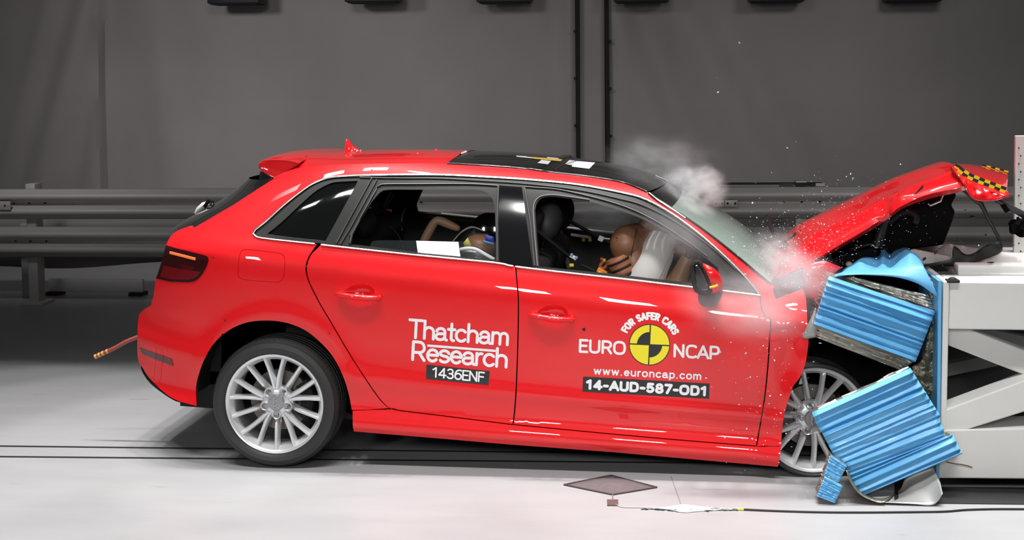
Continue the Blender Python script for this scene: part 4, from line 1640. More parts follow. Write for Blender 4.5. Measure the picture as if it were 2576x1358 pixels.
def tape(line, w_px, y, n, name):
    pts = resample(line, n + 1)
    vs, fs, mi = [], [], []
    for i in range(n):
        (u0, v0), (u1, v1) = pts[i], pts[i + 1]
        d = math.hypot(u1 - u0, v1 - v0)
        nu, nv = -(v1 - v0) / d * w_px, (u1 - u0) / d * w_px
        for r in (0, 1):
            q = [(u0 + nu * (r - 1), v0 + nv * (r - 1)), (u1 + nu * (r - 1), v1 + nv * (r - 1)), (u1 + nu * r, v1 + nv * r), (u0 + nu * r, v0 + nv * r)]
            o = len(vs)
            t = i / n
            vs += [on_y(a, b, y - 0.012) for (a, b) in q]
            fs.append((o, o + 1, o + 2, o + 3))
            mi.append((i + r) % 2)
    mb = MB().add(vs, fs)
    o = mb.build(name, BLACKDECAL, nose, smooth=False, recalc=False)
    o.data.materials.append(YELLOW)
    for p, k in zip(o.data.polygons, mi):
        p.material_index = k
    o.modifiers.new('thick', 'SOLIDIFY').thickness = 0.0015
    return o


tag(tape(resample(sm([(2412, 424), (2430, 438), (2450, 448), (2476, 458), (2505, 469), (2530, 479)], 6), 30), 8, 0.19, 9, 'checkered_tape'), 'yellow and black chequered tape')
tag(tape(resample(sm([(2470, 417.5), (2497, 424), (2536, 434.5)], 6), 30), 4.5, 1.10, 6, 'checkered_tape'), 'yellow and black chequered tape')
tag(tape(resample(sm([(2402, 417), (2418, 426), (2436, 440)], 6), 30), 6, 0.25, 3, 'checkered_tape'), 'yellow and black chequered tape')

# ------------------------------------------------------------------ aerial fin, roof bolts, roof stickers
fin_c = on_car_plane(889, 389, 0.0)
fp = [on_car_plane(u, v, 0.0) for (u, v) in ((872, 384), (873, 366), (871, 349), (878, 352), (886, 364), (900, 373), (912, 379), (914, 386))]
rows = []
for (y, s) in ((-0.030, 0.0), (-0.026, 0.35), (-0.016, 0.75), (-0.005, 1.0), (0.005, 1.0), (0.016, 0.75), (0.026, 0.35), (0.030, 0.0)):
    rows.append([c2w(p[0], y, fp[0][2] - 0.01 + (p[2] - fp[0][2] + 0.01) * (0.12 + 0.88 * s)) for p in fp])
fm = MB().grid(rows, close_v=True)
n_ = len(fp)
fm.f += [tuple(range(n_)), tuple(7 * n_ + j for j in reversed(range(n_)))]
fin = fm.build('aerial_fin', PAINT, car)
dm = MB()
for i in range(5):
    p = on_y(878 + i * 7.5, 375 + i * 1.2 + (i % 2) * 4, YC - 0.04)
    dm.sphere(p, 0.007, nu=10, nv=6)
dm.build('water_drop', CHROME, fin)
for (u, v, s) in ((1051, 389, .016), (1038, 396, .013), (1097, 379, .014), (1163, 381, .010)):
    x, y, z = on_car_plane(u, v, -0.2 if v > 385 else 0.1)
    MB().sphere(on_y(u, v, YC - 0.2 if v > 385 else YC + 0.1), (s, s, s * 0.8), nu=12, nv=8).build('roof_bolt', PAINT, car)


def roof_patch(name, quad, y, material, parent=None):
    pts = [on_y(u, v, yy) for (u, v), yy in zip(quad, y)]
    o = MB().poly_extrude(pts, (0, 0, 0.003)).build(name, material, parent or car, smooth=False)
    return o


# ------------------------------------------------------------------ door mirror
mir = surf_piece('door_mirror', sm([(1754, 659), (1766, 662), (1790, 673), (1807, 688), (1815, 706), (1813, 724), (1800, 732), (1788, 735), (1790, 718), (1781, 692), (1768, 670)], 5, closed=True), -0.14, 0.05, PAINT, car, spacing=0.012, th=0.02)
fr = MB()
ring_o = [(1741, 668), (1743, 700), (1750, 728), (1766, 738), (1783, 737), (1790, 722), (1780, 692), (1765, 664), (1752, 658)]
fr.tube([on_y(u, v, -0.17 - 0.02 * i) for i in (0,) for (u, v) in sm(ring_o, 6, closed=True)] + [on_y(*ring_o[0], -0.17)], 0.0085, n=8)
fr.build('mirror_frame', BLACK, mir)
surf_piece('mirror_glass', sm(ring_o, 6, closed=True), -0.155, 0.0, mat('mirror_glass', (0.62, 0.60, 0.60), 0.06, metal=1.0), mir, th=0.004)
surf_piece('mirror_base', sm([(1765, 735), (1790, 737), (1812, 728), (1812, 744), (1802, 760), (1785, 768), (1768, 765), (1760, 750)], 5, closed=True), -0.09, 0.05, BLACK, mir, spacing=0.012, th=0.02)
MB().tube([on_y(u, v, -0.205) for (u, v) in ((1785, 723), (1796, 721), (1806, 717))], 0.0055, n=8).build('indicator', mat('amber', (0.85, 0.50, 0.05), 0.3, coat=0.5), mir)
MB().tube([on_y(1790, 740, -0.13), on_y(1795, 738, 0.03)], 0.03, n=12).build('mirror_arm', BLACK, mir)

# ------------------------------------------------------------------ lettering on the doors
RD, FD = door_r[0], door_f[0]
UPV = (0.055, -0.9985)
tag(stroke_text('Thatcham', RD, line_map((1029, 848), (1276, 867), 44, UPV), WHITE, 0.165, xh=0.645), 'white lettering')
tag(stroke_text('Research', RD, line_map((1038, 904), (1273, 923), 45, UPV), WHITE, 0.165, xh=0.635), 'white lettering')
lx = [(1075, 866), (1247, 879.5), (1247, 885.5), (1075, 872)]
tag(panel('underline', ln(lx + [lx[0]], 8)[:-1], WHITE, RD, off=0.0016, thick=0.0, far=False)[0], 'white line')
bx = [(1073, 917), (1232, 933.5), (1229, 969), (1071, 953)]
panel('number_sticker', ln(bx + [bx[0]], 8)[:-1], BLACKDECAL, RD, off=0.0012, thick=0.0, far=False)
tag(stroke_text('1436ENF', RD, line_map((1089, 947), (1217, 960), 23, UPV), WHITE, 0.17, off=0.0024, name='sticker_number'), 'white number on black')
UPV = (0.03, -1.0)
tag(stroke_text('EURO', FD, line_map((1459, 884), (1571, 890), 29, UPV), WHITE, 0.215, track=0.06), 'white lettering')
tag(stroke_text('NCAP', FD, line_map((1697, 896), (1807, 902), 29, UPV), WHITE, 0.215, track=0.06), 'white lettering')
tag(stroke_text('www.euroncap.com', FD, line_map((1495, 940), (1762, 954), 17.5, (0.05, -0.998)), WHITE, 0.21, track=0.16, xh=0.66), 'white lettering')
bx = [(1467, 947), (1785, 965), (1784, 1003), (1465, 985)]
panel('code_sticker', ln(bx + [bx[0]], 8)[:-1], BLACKDECAL, FD, off=0.0012, thick=0.0, far=False)
tag(stroke_text('14-AUD-587-OD1', FD, line_map((1477, 976), (1772, 993), 19.5, (0.05, -0.998)), WHITE, 0.36, off=0.0024, name='sticker_code', track=0.14), 'white code on black')
# target roundel
RC, RR = (1634, 867), 52.0
ang = math.radians(2.6)


def rpt(r, a):
    # a measured clockwise from up in the sticker's own frame
    x, y = r * math.sin(a), -r * math.cos(a)
    return (RC[0] + x * math.cos(ang) - y * math.sin(ang), RC[1] + x * math.sin(ang) + y * math.cos(ang))


rd = panel('roundel', [rpt(RR, 2 * math.pi * i / 72) for i in range(72)], BLACKDECAL, FD, off=0.0012, thick=0.0, far=False)[0]


def sector(r0, r1, q, g=1.6):
    """quarter q (0 = upper right, clockwise) between radii, leaving the black cross between quarters."""
    outer, inner = [], []
    for i in range(19):
        a = q * math.pi / 2 + math.pi / 2 * i / 18
        outer.append((r1 * math.sin(a), -r1 * math.cos(a)))
        if r0 > 0:
            inner.append((r0 * math.sin(a), -r0 * math.cos(a)))
    pts = outer + (rev(inner) if r0 > 0 else [(0, 0)])
    sx, sy = (1, -1) if q == 0 else (1, 1) if q == 1 else (-1, 1) if q == 2 else (-1, -1)
    pts = [(x if x * sx > g else sx * g, y if y * sy > g else sy * g) for x, y in pts]
    return [(RC[0] + x * math.cos(ang) - y * math.sin(ang), RC[1] + x * math.sin(ang) + y * math.cos(ang)) for x, y in pts]


for q, r0 in ((0, 0), (2, 0), (1, 32), (3, 32)):
    panel('roundel_quarter', sector(r0, RR - 2.2, q), YELLOW, FD, off=0.0020, thick=0.0, far=False, spacing=0.02)


def arc_map(x, y, x0, x1):
    t = (x - x0) / (x1 - x0)
    a = math.radians(-61 + 127 * t)
    r = 65 + y * 15.0
    return RC[0] + r * math.sin(a), RC[1] - r * math.cos(a)


arc_map.length = 66 * math.radians(127)
arc_map.cap = 15.0
tag(stroke_text('FOR SAFER CARS', FD, arc_map, WHITE, 0.33, track=0.22), 'white curved lettering')
tag(stroke_text('e-tron', FD, line_map((1937, 832), (1978, 834), 7, (0.03, -1)), CHROME, 0.2, name='badge'), 'small chrome badge')
# ================================================================== THE BARRIER
BY = -0.08
base = on_y(2470, 1200, BY)
bar_t = thing('steel_barrier', 'white welded steel barrier frame with crossed braces at the right edge', 'barrier', (base.x + 0.3, BY + 0.6, 0))


def beam(name, pts, y0, depth, material=STEEL, parent=None, bev=0.006):
    q = [on_y(u, v, y0) for (u, v) in pts]
    o = MB().poly_extrude(q, (0, depth, 0)).build(name, material, parent or bar_t, smooth=False)
    if bev:
        b = o.modifiers.new('bev', 'BEVEL')
        b.width = bev
        b.segments = 2
    return o


zt0 = on_y(2400, 708, BY).z
beam('front_plate', [(2373, 707), (2389, 708), (2381, 1100), (2376, 1203), (2361, 1203), (2366, 1100)], BY, 1.30)
beam('top_beam', [(2389, 708), (2700, 712), (2700, 832), (2386, 828)], BY + 0.012, 0.22)
beam('bottom_beam', [(2368, 1082), (2700, 1074), (2700, 1206), (2361, 1203)], BY - 0.004, 0.22)
beam('upper_brace', [(2386, 829), (2440, 829), (2576, 880), (2700, 925), (2700, 992), (2576, 943), (2386, 869)], BY + 0.10, 0.12)
beam('lower_brace', [(2379, 1030), (2576, 957), (2700, 910), (2700, 990), (2576, 1036), (2430, 1082), (2425, 1090), (2400, 1088), (2374, 1083)], BY + 0.004, 0.14)
# rear frame and decking
MB().box((base.x + 0.75, BY + 0.75, zt0 - 0.012), (1.62, 1.0, 0.024), bev=0.004).build('top_deck', STEEL, bar_t, smooth=False)
MB().bar((base.x - 0.06, BY + 0.32, zt0 + 0.012), (base.x + 1.6, BY + 0.32, zt0 + 0.012), 0.10, 0.05, bev=0.008).build('top_rail', STEEL, bar_t)
MB().box((base.x + 0.8, BY + 1.15, 0.42), (1.5, 0.10, 0.74), bev=0.01).build('dark_backing', mat('barrier_inside_shade', (0.10, 0.10, 0.10), 0.6), bar_t, smooth=False)  # added dark panel stands for the shaded inside behind the braces
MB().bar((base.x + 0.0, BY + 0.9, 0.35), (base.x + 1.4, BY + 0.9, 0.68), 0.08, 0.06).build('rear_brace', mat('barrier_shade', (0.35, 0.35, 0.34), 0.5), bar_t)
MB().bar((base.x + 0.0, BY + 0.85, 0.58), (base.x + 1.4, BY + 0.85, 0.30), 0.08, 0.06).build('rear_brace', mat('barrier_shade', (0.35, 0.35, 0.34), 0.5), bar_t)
MB().box((base.x + 0.75, BY + 0.60, 0.03), (1.5, 0.9, 0.06)).build('plinth', mat('plinth_dark', (0.02, 0.02, 0.02), 0.6), bar_t, smooth=False)
# clamp on the top edge
cm = MB().box(on_y(2396, 706, BY + 0.02), (0.055, 0.05, 0.012), bev=0.003)
cm.sphere(on_y(2396, 702, BY + 0.02), (0.018, 0.018, 0.010), nu=12, nv=8)
cm.build('clamp', BLACK, bar_t)
cr = MB()
for pts in ([(2381, 1162), (2400, 1166), (2420, 1168)], [(2420, 1168), (2434, 1171), (2446, 1175)]):
    cr.tube([on_y(u, v, BY - 0.006) for u, v in pts], 0.002, n=5)
cr.build('rust_crack', mat('rust', (0.12, 0.05, 0.02), 0.8), bar_t)
# white column rising behind
COLY = 0.95
cp = [on_y(2555, 341, COLY), on_y(2549, 660, COLY)]
colm = MB().box(((cp[0].x + 0.11), COLY + 0.015, (cp[0].z + zt0) / 2), (0.22, 0.03, cp[0].z - zt0), bev=0.004)
cl = colm.build('column', STEEL, bar_t, smooth=False)
for i in range(14):
    v = 372 + 20 * i
    q = on_y(2563 + (i % 2) * 5, v, COLY - 0.002)
    MB().sphere(q, (0.004, 0.003, 0.004), nu=8, nv=5).build('bolt_hole', BLACK, cl)

# ------------------------------------------------------------------ torn honeycomb block with blue cladding
hb = thing('crash_block', 'torn aluminium honeycomb block with crumpled blue cladding, between car and white barrier', 'crash block', (on_y(2220, 1000, 0.2).x, 0.3, 0))
CORE = mat('honeycomb_core', (0.30, 0.28, 0.21), 0.35, metal=0.8, noise_amt=0.6, noise_scale=45, bump=0.9, bump_scale=70)
GREYSHEET = mat('grey_sheet', (0.33, 0.33, 0.32), 0.42, metal=0.35)
px0 = on_y(2372, 707, BY).x
pz = on_y(2372, 707, BY).z
MB().box((px0 - 0.012, BY + 0.5, 0.02 + (pz - 0.02) / 2), (0.014, 1.0, pz - 0.02)).build('back_sheet', BLUE, hb, smooth=False)


def corrugated(name, left, right, y_left, y_right, ridges, amp, seed, depth=None, parent=hb, cols=16, material=BLUE, per=10):
    rnd = random.Random(seed)
    n = ridges * per + 1
    # uneven ridge widths
    ws = [rnd.uniform(0.55, 1.5) for _ in range(ridges)]
    tot = sum(ws)
    cuts = [0.0]
    for w in ws:
        cuts.append(cuts[-1] + w / tot)
    amps = [amp * rnd.uniform(0.55, 1.35) for _ in range(ridges)]
    skew = [rnd.uniform(0.74, 0.90) for _ in range(ridges)]
    lift = [rnd.uniform(-0.4, 0.4) * amp for _ in range(ridges + 1)]
    ls, rs = resample(left, 400), resample(right, 400)
    rows = []
    for i in range(n):
        k = min(ridges - 1, i // per)
        f = (i - k * per) / per
        s = cuts[k] + (cuts[k + 1] - cuts[k]) * f
        L, R_ = ls[int(s * 399)], rs[int(s * 399)]
        bumpy = amps[k] * min(f / skew[k], (1 - f) / (1 - skew[k])) + lift[k] * (1 - f) + lift[k + 1] * f
        row = []
        for j in range(cols + 1):
            t = j / cols
            p = on_y(L[0] + (R_[0] - L[0]) * t, L[1] + (R_[1] - L[1]) * t, y_left + (y_right - y_left) * t)
            d = bumpy * (0.85 + 0.3 * noise.noise(Vector((t * 2.2, k * 3.1, seed)))) + 0.006 * noise.noise(Vector((t * 6, s * 9, seed + 5)))
            row.append(p + (CAM - p).normalized() * d)
        rows.append(row)
    o = MB().grid(rows).build(name, material, parent, angle=28)
    s_ = o.modifiers.new('thick', 'SOLIDIFY')
    s_.thickness = 0.004
    s_.offset = -1
    if depth:
        loop = [rows[i][0] for i in range(n)] + [rows[-1][j] for j in range(1, cols + 1)] + [rows[i][-1] for i in range(n - 2, -1, -1)] + [rows[0][j] for j in range(cols - 1, 0, -1)]
        # crushed honeycomb behind the skin: layered, slightly ragged
        layers = []
        cx = sum((p for p in loop), Vector()) / len(loop)
        for m in range(9):
            f = m / 8
            lay = []
            for q, p in enumerate(loop):
                off = Vector((0, 0.010 + depth * f, 0))
                r = (p - cx)
                r.y = 0
                rag = 0.012 * noise.noise(Vector((q * 0.35, m * 2.3, seed)))
                lay.append(p + off + r.normalized() * (rag - 0.006) + Vector((0, 0, 0)))
            layers.append(lay)
        mb = MB().grid(layers, close_v=True)
        nl = len(loop)
        mb.f.append(tuple(8 * nl + j for j in range(nl)))
        mb.build('honeycomb_core', FOIL, o, angle=25)
    return o


corrugated('upper_block', ln([(2085, 694), (2046, 816)], 5), ln([(2353, 783), (2303, 911)], 5), -0.10, -0.04, 9, 0.022, 3, depth=0.30)
left2 = ln([(2042, 1037), (2053, 1065), (2071, 1094), (2091, 1133), (2112, 1162), (2133, 1170), (2131, 1192), (2159, 1236), (2174, 1246)], 4)
right2 = ln([(2290, 925), (2321, 974), (2350, 1021), (2365, 1044), (2366, 1065), (2374, 1077), (2376, 1100), (2398, 1094), (2409, 1118), (2421, 1141)], 4)
corrugated('lower_block', left2, right2, -0.22, -0.16, 16, 0.025, 11, depth=0.05)
sb1 = corrugated('small_block', ln([(2090, 1144), (2072, 1196)], 3), ln([(2131, 1172), (2110, 1213)], 3), -0.30, -0.30, 8, 0.005, 5, depth=0.08, cols=8, per=6)
sb2 = corrugated('small_block', ln([(2075, 1198), (2054, 1248)], 3), ln([(2121, 1222), (2100, 1266)], 3), -0.345, -0.345, 9, 0.005, 6, depth=0.09, cols=8, per=6)
# crushed layers sagging below the upper block
lay = corrugated('crushed_layers', ln([(2052, 815), (2053, 849)], 3), ln([(2303, 908), (2262, 930)], 3), 0.0, 0.02, 5, 0.010, 21, material=FOIL, per=6)
corrugated('foil_ridge', ln([(2140, 694), (2112, 697)], 3), ln([(2334, 742), (2352, 781)], 3), 0.06, 0.02, 4, 0.012, 31, material=FOIL, per=6)
# folded top cladding
up = sm([(2096, 692), (2119, 672), (2138, 662), (2175, 651), (2208, 642), (2217, 628), (2223, 622), (2238, 636), (2252, 627), (2280, 621), (2292, 634), (2303, 649), (2320, 666)], 5)
rid = sm([(2097, 693), (2122, 684), (2160, 680), (2200, 678), (2260, 674), (2300, 670), (2323, 668)], 5)
low = sm([(2098, 694), (2140, 692), (2180, 692), (2250, 697), (2303, 711), (2336, 731), (2363, 753)], 5)
n_ = 50
ru, rr, rl_ = resample(up, n_), resample(rid, n_), resample(low, n_)
rows = []
for i in range(n_):
    t = i / (n_ - 1)
    a, b, c = on_y(*ru[i], 0.34), on_y(*rr[i], 0.0), on_y(*rl_[i], -0.045)
    row = []
    for j in range(13):
        s = j / 12
        p = a.lerp(b, s)
        p.z += 0.035 * fbm(Vector((t * 4.0, s * 1.2, 9.0)), 2) * math.sin(math.pi * s) + 0.02 * math.sin(math.pi * s) * math.sin(t * 9)
        row.append(p)
    for j in range(1, 9):
        s = j / 8
        p = b.lerp(c, s)
        p.y -= 0.02 * math.sin(math.pi * s)
        row.append(p)
    rows.append(row)
ts = MB().grid(rows).build('top_cladding', BLUE, hb, angle=60)
ts.modifiers.new('thick', 'SOLIDIFY').thickness = 0.004
# honeycomb still standing against the back sheet
corepx = sm([(2330, 700), (2368, 716), (2367, 760), (2364, 900), (2362, 1045), (2350, 1020), (2322, 975), (2292, 930), (2318, 905), (2334, 840), (2352, 785), (2345, 760)], 5, closed=True)
surf_piece('standing_core', corepx, 0.08, 0.03, CORE, hb, spacing=0.012, wrinkle=0.03, th=0.02, wf=30)
surf_piece('torn_flap', ln([(2017, 848), (2052, 773), (2056, 820), (2052, 848), (2030, 852)], 5), -0.06, 0.01, GREYSHEET, hb, th=0.004)
# grey inside of the curled lower sheet
topc = sm([(2215, 1262), (2262, 1236), (2283, 1197), (2348, 1174)], 5)
midc = sm([(2232, 1264), (2290, 1246), (2330, 1236), (2366, 1214)], 5)
botc = sm([(2222, 1264), (2295, 1268), (2348, 1270), (2372, 1242)], 5)
rt_, rm_, rb_ = resample(topc, 24), resample(midc, 24), resample(botc, 24)
rows = []
for i in range(24):
    a, b, c = on_y(*rt_[i], -0.14), on_y(*rm_[i], -0.24), on_y(*rb_[i], -0.33)
    rows.append([a.lerp(b, j / 6) + Vector((0, 0.03 * math.sin(math.pi * j / 6), 0)) for j in range(7)] + [b.lerp(c, j / 5) for j in range(1, 6)])
cs = MB().grid(rows).build('curled_sheet', GREYSHEET, hb, angle=80)
cs.modifiers.new('thick', 'SOLIDIFY').thickness = 0.003
rows = []
ed = resample(sm([(2128, 1183), (2140, 1215), (2165, 1245), (2206, 1264), (2225, 1264)], 4), 16)
e2 = resample(sm([(2134, 1180), (2160, 1222), (2186, 1246), (2225, 1252), (2262, 1236)], 4), 16)
for i in range(16):
    a, b = on_y(*ed[i], -0.34), on_y(*e2[i], -0.12)
    rows.append([a.lerp(b, j / 5) for j in range(6)])
MB().grid(rows).build('lower_sheet', CORE, hb).modifiers.new('thick', 'SOLIDIFY').thickness = 0.003

# ------------------------------------------------------------------ smashed engine bay and loose trim
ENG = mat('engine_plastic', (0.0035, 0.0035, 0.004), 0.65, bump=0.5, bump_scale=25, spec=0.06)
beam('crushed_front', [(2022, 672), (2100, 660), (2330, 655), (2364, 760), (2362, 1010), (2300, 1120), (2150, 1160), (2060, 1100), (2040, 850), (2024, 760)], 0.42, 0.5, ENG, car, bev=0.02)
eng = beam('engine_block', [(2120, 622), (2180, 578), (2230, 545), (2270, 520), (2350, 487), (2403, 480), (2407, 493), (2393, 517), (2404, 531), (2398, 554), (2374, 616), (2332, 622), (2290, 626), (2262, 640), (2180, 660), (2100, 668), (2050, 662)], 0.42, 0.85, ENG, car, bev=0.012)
MB().tube([on_y(u, v, 0.34) for u, v in ((2206, 620), (2214, 590), (2222, 560), (2228, 545))], [0.026, 0.024, 0.024, 0.030], n=14).build('strut_tower', mat('dark_metal', (0.02, 0.02, 0.02), 0.45, metal=0.5), eng)
MB().tube([on_y(u, v, 0.36) for u, v in sm([(2235, 560), (2260, 540), (2285, 532), (2305, 545), (2300, 562)], 6)], 0.018, n=12).build('hose', mat('hose_black', (0.008, 0.008, 0.008), 0.5, spec=0.2), eng)
MB().tube([on_y(u, v, 0.38) for u, v in ((2335, 512), (2340, 517), (2366, 506), (2372, 490))], 0.005, n=8).build('bracket', FOIL, eng)
MB().bar(on_y(2142, 632, 0.36), on_y(2206, 616, 0.36), 0.06, 0.02).build('support_rail', mat('dull_alloy', (0.45, 0.45, 0.42), 0.4, metal=0.6), eng)
beam('lamp_carrier', [(2052, 668), (2120, 640), (2200, 622), (2212, 634), (2205, 644), (2150, 658), (2118, 672), (2085, 660)], 0.24, 0.10, ENG, eng, bev=0.006)
MB().sphere(on_y(2136, 664, 0.22), (0.016, 0.016, 0.013)).build('bulb_holder', mat('pale_plastic', (0.45, 0.33, 0.27), 0.5), eng)

gs = MB().tube([on_y(u, v, 0.35) for u, v in ((2416, 474), (2436, 490), (2456, 506), (2468, 512))], [0.005, 0.006, 0.010, 0.012], n=8)
gs.tube([on_y(u, v, 0.35) for u, v in ((2466, 508), (2480, 536), (2500, 575), (2517, 606))], [0.012, 0.010, 0.008, 0.009], n=8)
go = gs.build('bonnet_strut', mat('strut_dark', (0.03, 0.03, 0.032), 0.4), None)
tag(go, 'bent black strut hanging under the folded bonnet nose, reaching the bumper trim', 'strut')
tp = surf_piece('bumper_trim', sm([(2320, 667), (2360, 659), (2393, 652), (2396, 634), (2400, 619), (2410, 624), (2424, 637), (2440, 640), (2461, 630), (2483, 616), (2513, 607), (2521, 615), (2518, 633), (2494, 646), (2459, 657), (2426, 668), (2370, 669)], 4, closed=True), 0.32, 0.03, mat('trim_black', (0.016, 0.016, 0.016), 0.55), None, spacing=0.014, wrinkle=0.01, th=0.006)
tag(tp, 'torn black bumper trim lying across the top of the white barrier', 'trim')
ga = thing('grille_arm', 'black radiator arm with shattered end sticking out at the right edge below the bonnet nose', 'debris', on_y(2576, 560, 0.45))
MB().tube([on_y(u, v, 0.45) for u, v in ((2506, 502), (2540, 521), (2576, 541), (2640, 575))], [0.012, 0.014, 0.016, 0.018], n=8).build('rail', mat('strut_dark', (0.03, 0.03, 0.032), 0.4), ga)
rnd = random.Random(4)
lump = MB().sphere(on_y(2566, 570, 0.45), (0.048, 0.05, 0.036), nu=24, nv=16)
for p in lump.v:
    p += Vector((noise.noise(p * 40), noise.noise(p * 40 + Vector((7, 0, 0))), noise.noise(p * 40 + Vector((0, 9, 0))))) * 0.028
lump.build('shattered_end', ENG, ga, angle=25)
MB().bar(on_y(2560, 546, 0.45), on_y(2564, 562, 0.45), 0.012, 0.012).build('bracket', ENG, ga)
MB().bar(on_y(2522, 514, 0.45), on_y(2534, 532, 0.45), 0.03, 0.02).build('bracket', ENG, ga)
# white bumper skin pieces lying on the barrier
wpm = mat('white_foam', (0.74, 0.72, 0.69), 0.5)
w1 = surf_piece('foam_panel', ln([(2284, 629), (2300, 626), (2392, 645), (2394, 653), (2322, 668), (2312, 655)], 5), 0.40, 0.01, wpm, None, th=0.02)
tag(w1, 'pale foam panel on the barrier top beside the blue cladding, left of the black trim', 'panel')
w2 = surf_piece('foam_panel', ln([(2452, 661), (2490, 648), (2516, 633), (2550, 638), (2566, 652), (2566, 669), (2462, 669)], 5), 0.38, 0.01, wpm, None, th=0.02)
tag(w2, 'white foam panel on the barrier top at the right, under the black trim', 'panel')
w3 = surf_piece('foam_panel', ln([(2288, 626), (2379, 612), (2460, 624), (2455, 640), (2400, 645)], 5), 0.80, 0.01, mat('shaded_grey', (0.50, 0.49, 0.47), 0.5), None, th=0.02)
tag(w3, 'long grey panel standing behind the black trim on the barrier top', 'panel')
# ================================================================== CABIN
def cpt(u, v, y):
    """photo pixel at car lateral position y (negative = near side)."""
    return on_y(u, v, YC + y)


SEAT = mat('seat_cloth', (0.022, 0.021, 0.021), 0.75)
SEATGREY = mat('seat_grey', (0.062, 0.066, 0.066), 0.6)


def rbox(name, c, size, material, parent, rot=0.0, bev=0.03):
    m = Matrix.Rotation(rot, 3, 'Y')
    return MB().box(c, size, m, bev).build(name, material, parent, angle=60)


def seat(y, parent, hc, label):
    """front seat; hc = headrest centre pixel."""
    h = cpt(hc[0], hc[1], y)
    back = rbox('front_seat', h + Vector((-0.10, 0, -0.40)), (0.13, 0.46, 0.56), SEAT, parent, rot=math.radians(17), bev=0.05)
    rbox('seat_cushion', h + Vector((0.12, 0, -0.68)), (0.50, 0.48, 0.14), SEAT, back, rot=math.radians(4), bev=0.05)
    m = Matrix.Rotation(math.radians(12), 3, 'Y')
    MB().sphere(h + Vector((0.0, 0, 0)), (0.066, 0.145, 0.098), m).build('headrest', SEATGREY if y < 0 else SEAT, back)
    for s in (-1, 1):
        MB().tube([h + Vector((-0.01, s * 0.06, -0.07)), h + Vector((-0.05, s * 0.06, -0.2))], 0.007).build('headrest_rod', CHROME, back)
    return back


s1 = seat(-0.37, car, (1380, 558), '')
s2 = seat(0.37, car, (1414, 535), '')
# tall dark shell behind the near headrest
rbox('seat_shell', cpt(1352, 600, -0.37) + Vector((-0.03, 0, -0.06)), (0.06, 0.40, 0.44), BLACK, s1, rot=math.radians(15), bev=0.03)
# rear bench
rb_ = rbox('rear_bench', cpt(900, 620, 0.0) + Vector((-0.02, 0, -0.12)), (0.16, 1.26, 0.52), SEAT, car, rot=math.radians(24), bev=0.05)
rbox('bench_cushion', cpt(1010, 720, 0.0) + Vector((0, 0, -0.10)), (0.50, 1.26, 0.16), SEAT, rb_, bev=0.05)
for y in (-0.42, 0.0, 0.42):
    MB().sphere(cpt(915, 560, y), (0.06, 0.12, 0.075)).build('headrest', SEAT, rb_)
# grey belt and pillar pieces on the far side
MB().tube([cpt(u, v, 0.55) for u, v in ((943, 512), (950, 530), (957, 548), (960, 564))], [0.012, 0.016, 0.016, 0.010], n=10, flat=2.2).build('belt_guide', SEATGREY, car)
MB().tube([cpt(u, v, 0.60) for u, v in ((988, 482), (976, 506), (964, 530))], 0.016, n=10).build('pillar_cover', PILLARGREY, car)
MB().tube([cpt(u, v, 0.50) for u, v in sm([(1024, 515), (1014, 535), (1010, 555), (1011, 580)], 5)], 0.004, n=8).build('seat_piping', mat('piping', (0.32, 0.28, 0.28), 0.5), car)
MB().tube([cpt(u, v, 0.2) for u, v in ((980, 568), (1000, 588), (1012, 612), (1020, 640))], 0.010, n=8, flat=0.4).build('rear_belt', TRIMGREY, car)
# far glass strip raised a little above the far ledge
MB().poly_extrude([cpt(u, v, 0.80) for u, v in ((1072, 548), (1078, 538), (1250, 540), (1250, 562))], (0, 0.004, 0)).build('far_door_glass', mat('far_glass', (0.09, 0.10, 0.085), 0.1, alpha=0.8), car, smooth=False)
# dashboard and steering wheel
rbox('dashboard', cpt(1830, 740, 0.0) + Vector((0.02, 0, -0.04)), (0.42, 1.36, 0.22), BLACK, car, rot=math.radians(12), bev=0.05)
wc = cpt(1722, 690, -0.38)
ax = Vector((0.90, 0, -0.43))
sw = MB()
e1, e2_ = Vector((0, 1, 0)), Vector((0.43, 0, 0.90))
sw.tube([wc + (e1 * math.cos(a) + e2_ * math.sin(a)) * 0.185 for a in [2 * math.pi * i / 40 for i in range(41)]], 0.014, n=10, caps=False)
for a in (0, math.pi, -math.pi / 2):
    sw.tube([wc, wc + (e1 * math.cos(a) + e2_ * math.sin(a)) * 0.185], 0.016, n=8)
sw.build('steering_wheel', BLACK, car)

# front airbag, pressed against the dummy
BAGM = mat('airbag_cloth', (0.70, 0.68, 0.65), 0.7, bump=0.25, bump_scale=16)
ac = cpt(1612, 694, -0.40)
axis = Vector((0.886, 0, -0.465)).normalized()
q = axis.to_track_quat('Y', 'Z').to_matrix()
prof = [(0.001, -0.072), (0.12, -0.074), (0.20, -0.066), (0.235, -0.045), (0.248, -0.01), (0.246, 0.03), (0.225, 0.07), (0.18, 0.105), (0.10, 0.125), (0.001, 0.13)]
pr = sm([(r, a) for r, a in prof], 0.012)
rows = []
for r, a in pr:
    rows.append([ac + q @ Vector((r * math.cos(2 * math.pi * j / 64), a, r * math.sin(2 * math.pi * j / 64))) * (1 + 0.012 * math.sin(j * 0.8) * (r / 0.25)) for j in range(64)])
bag = MB().grid(rows, close_v=True).build('airbag', BAGM, car, angle=80)
tag(bag, 'inflated white airbag')
seam = [ac + q @ Vector((0.2275 * math.cos(2 * math.pi * j / 64), 0.0705, 0.2275 * math.sin(2 * math.pi * j / 64))) for j in range(65)]
MB().tube(seam, 0.0016, n=6, caps=False).build('airbag_seam', mat('seam_grey', (0.45, 0.42, 0.40), 0.7), bag)


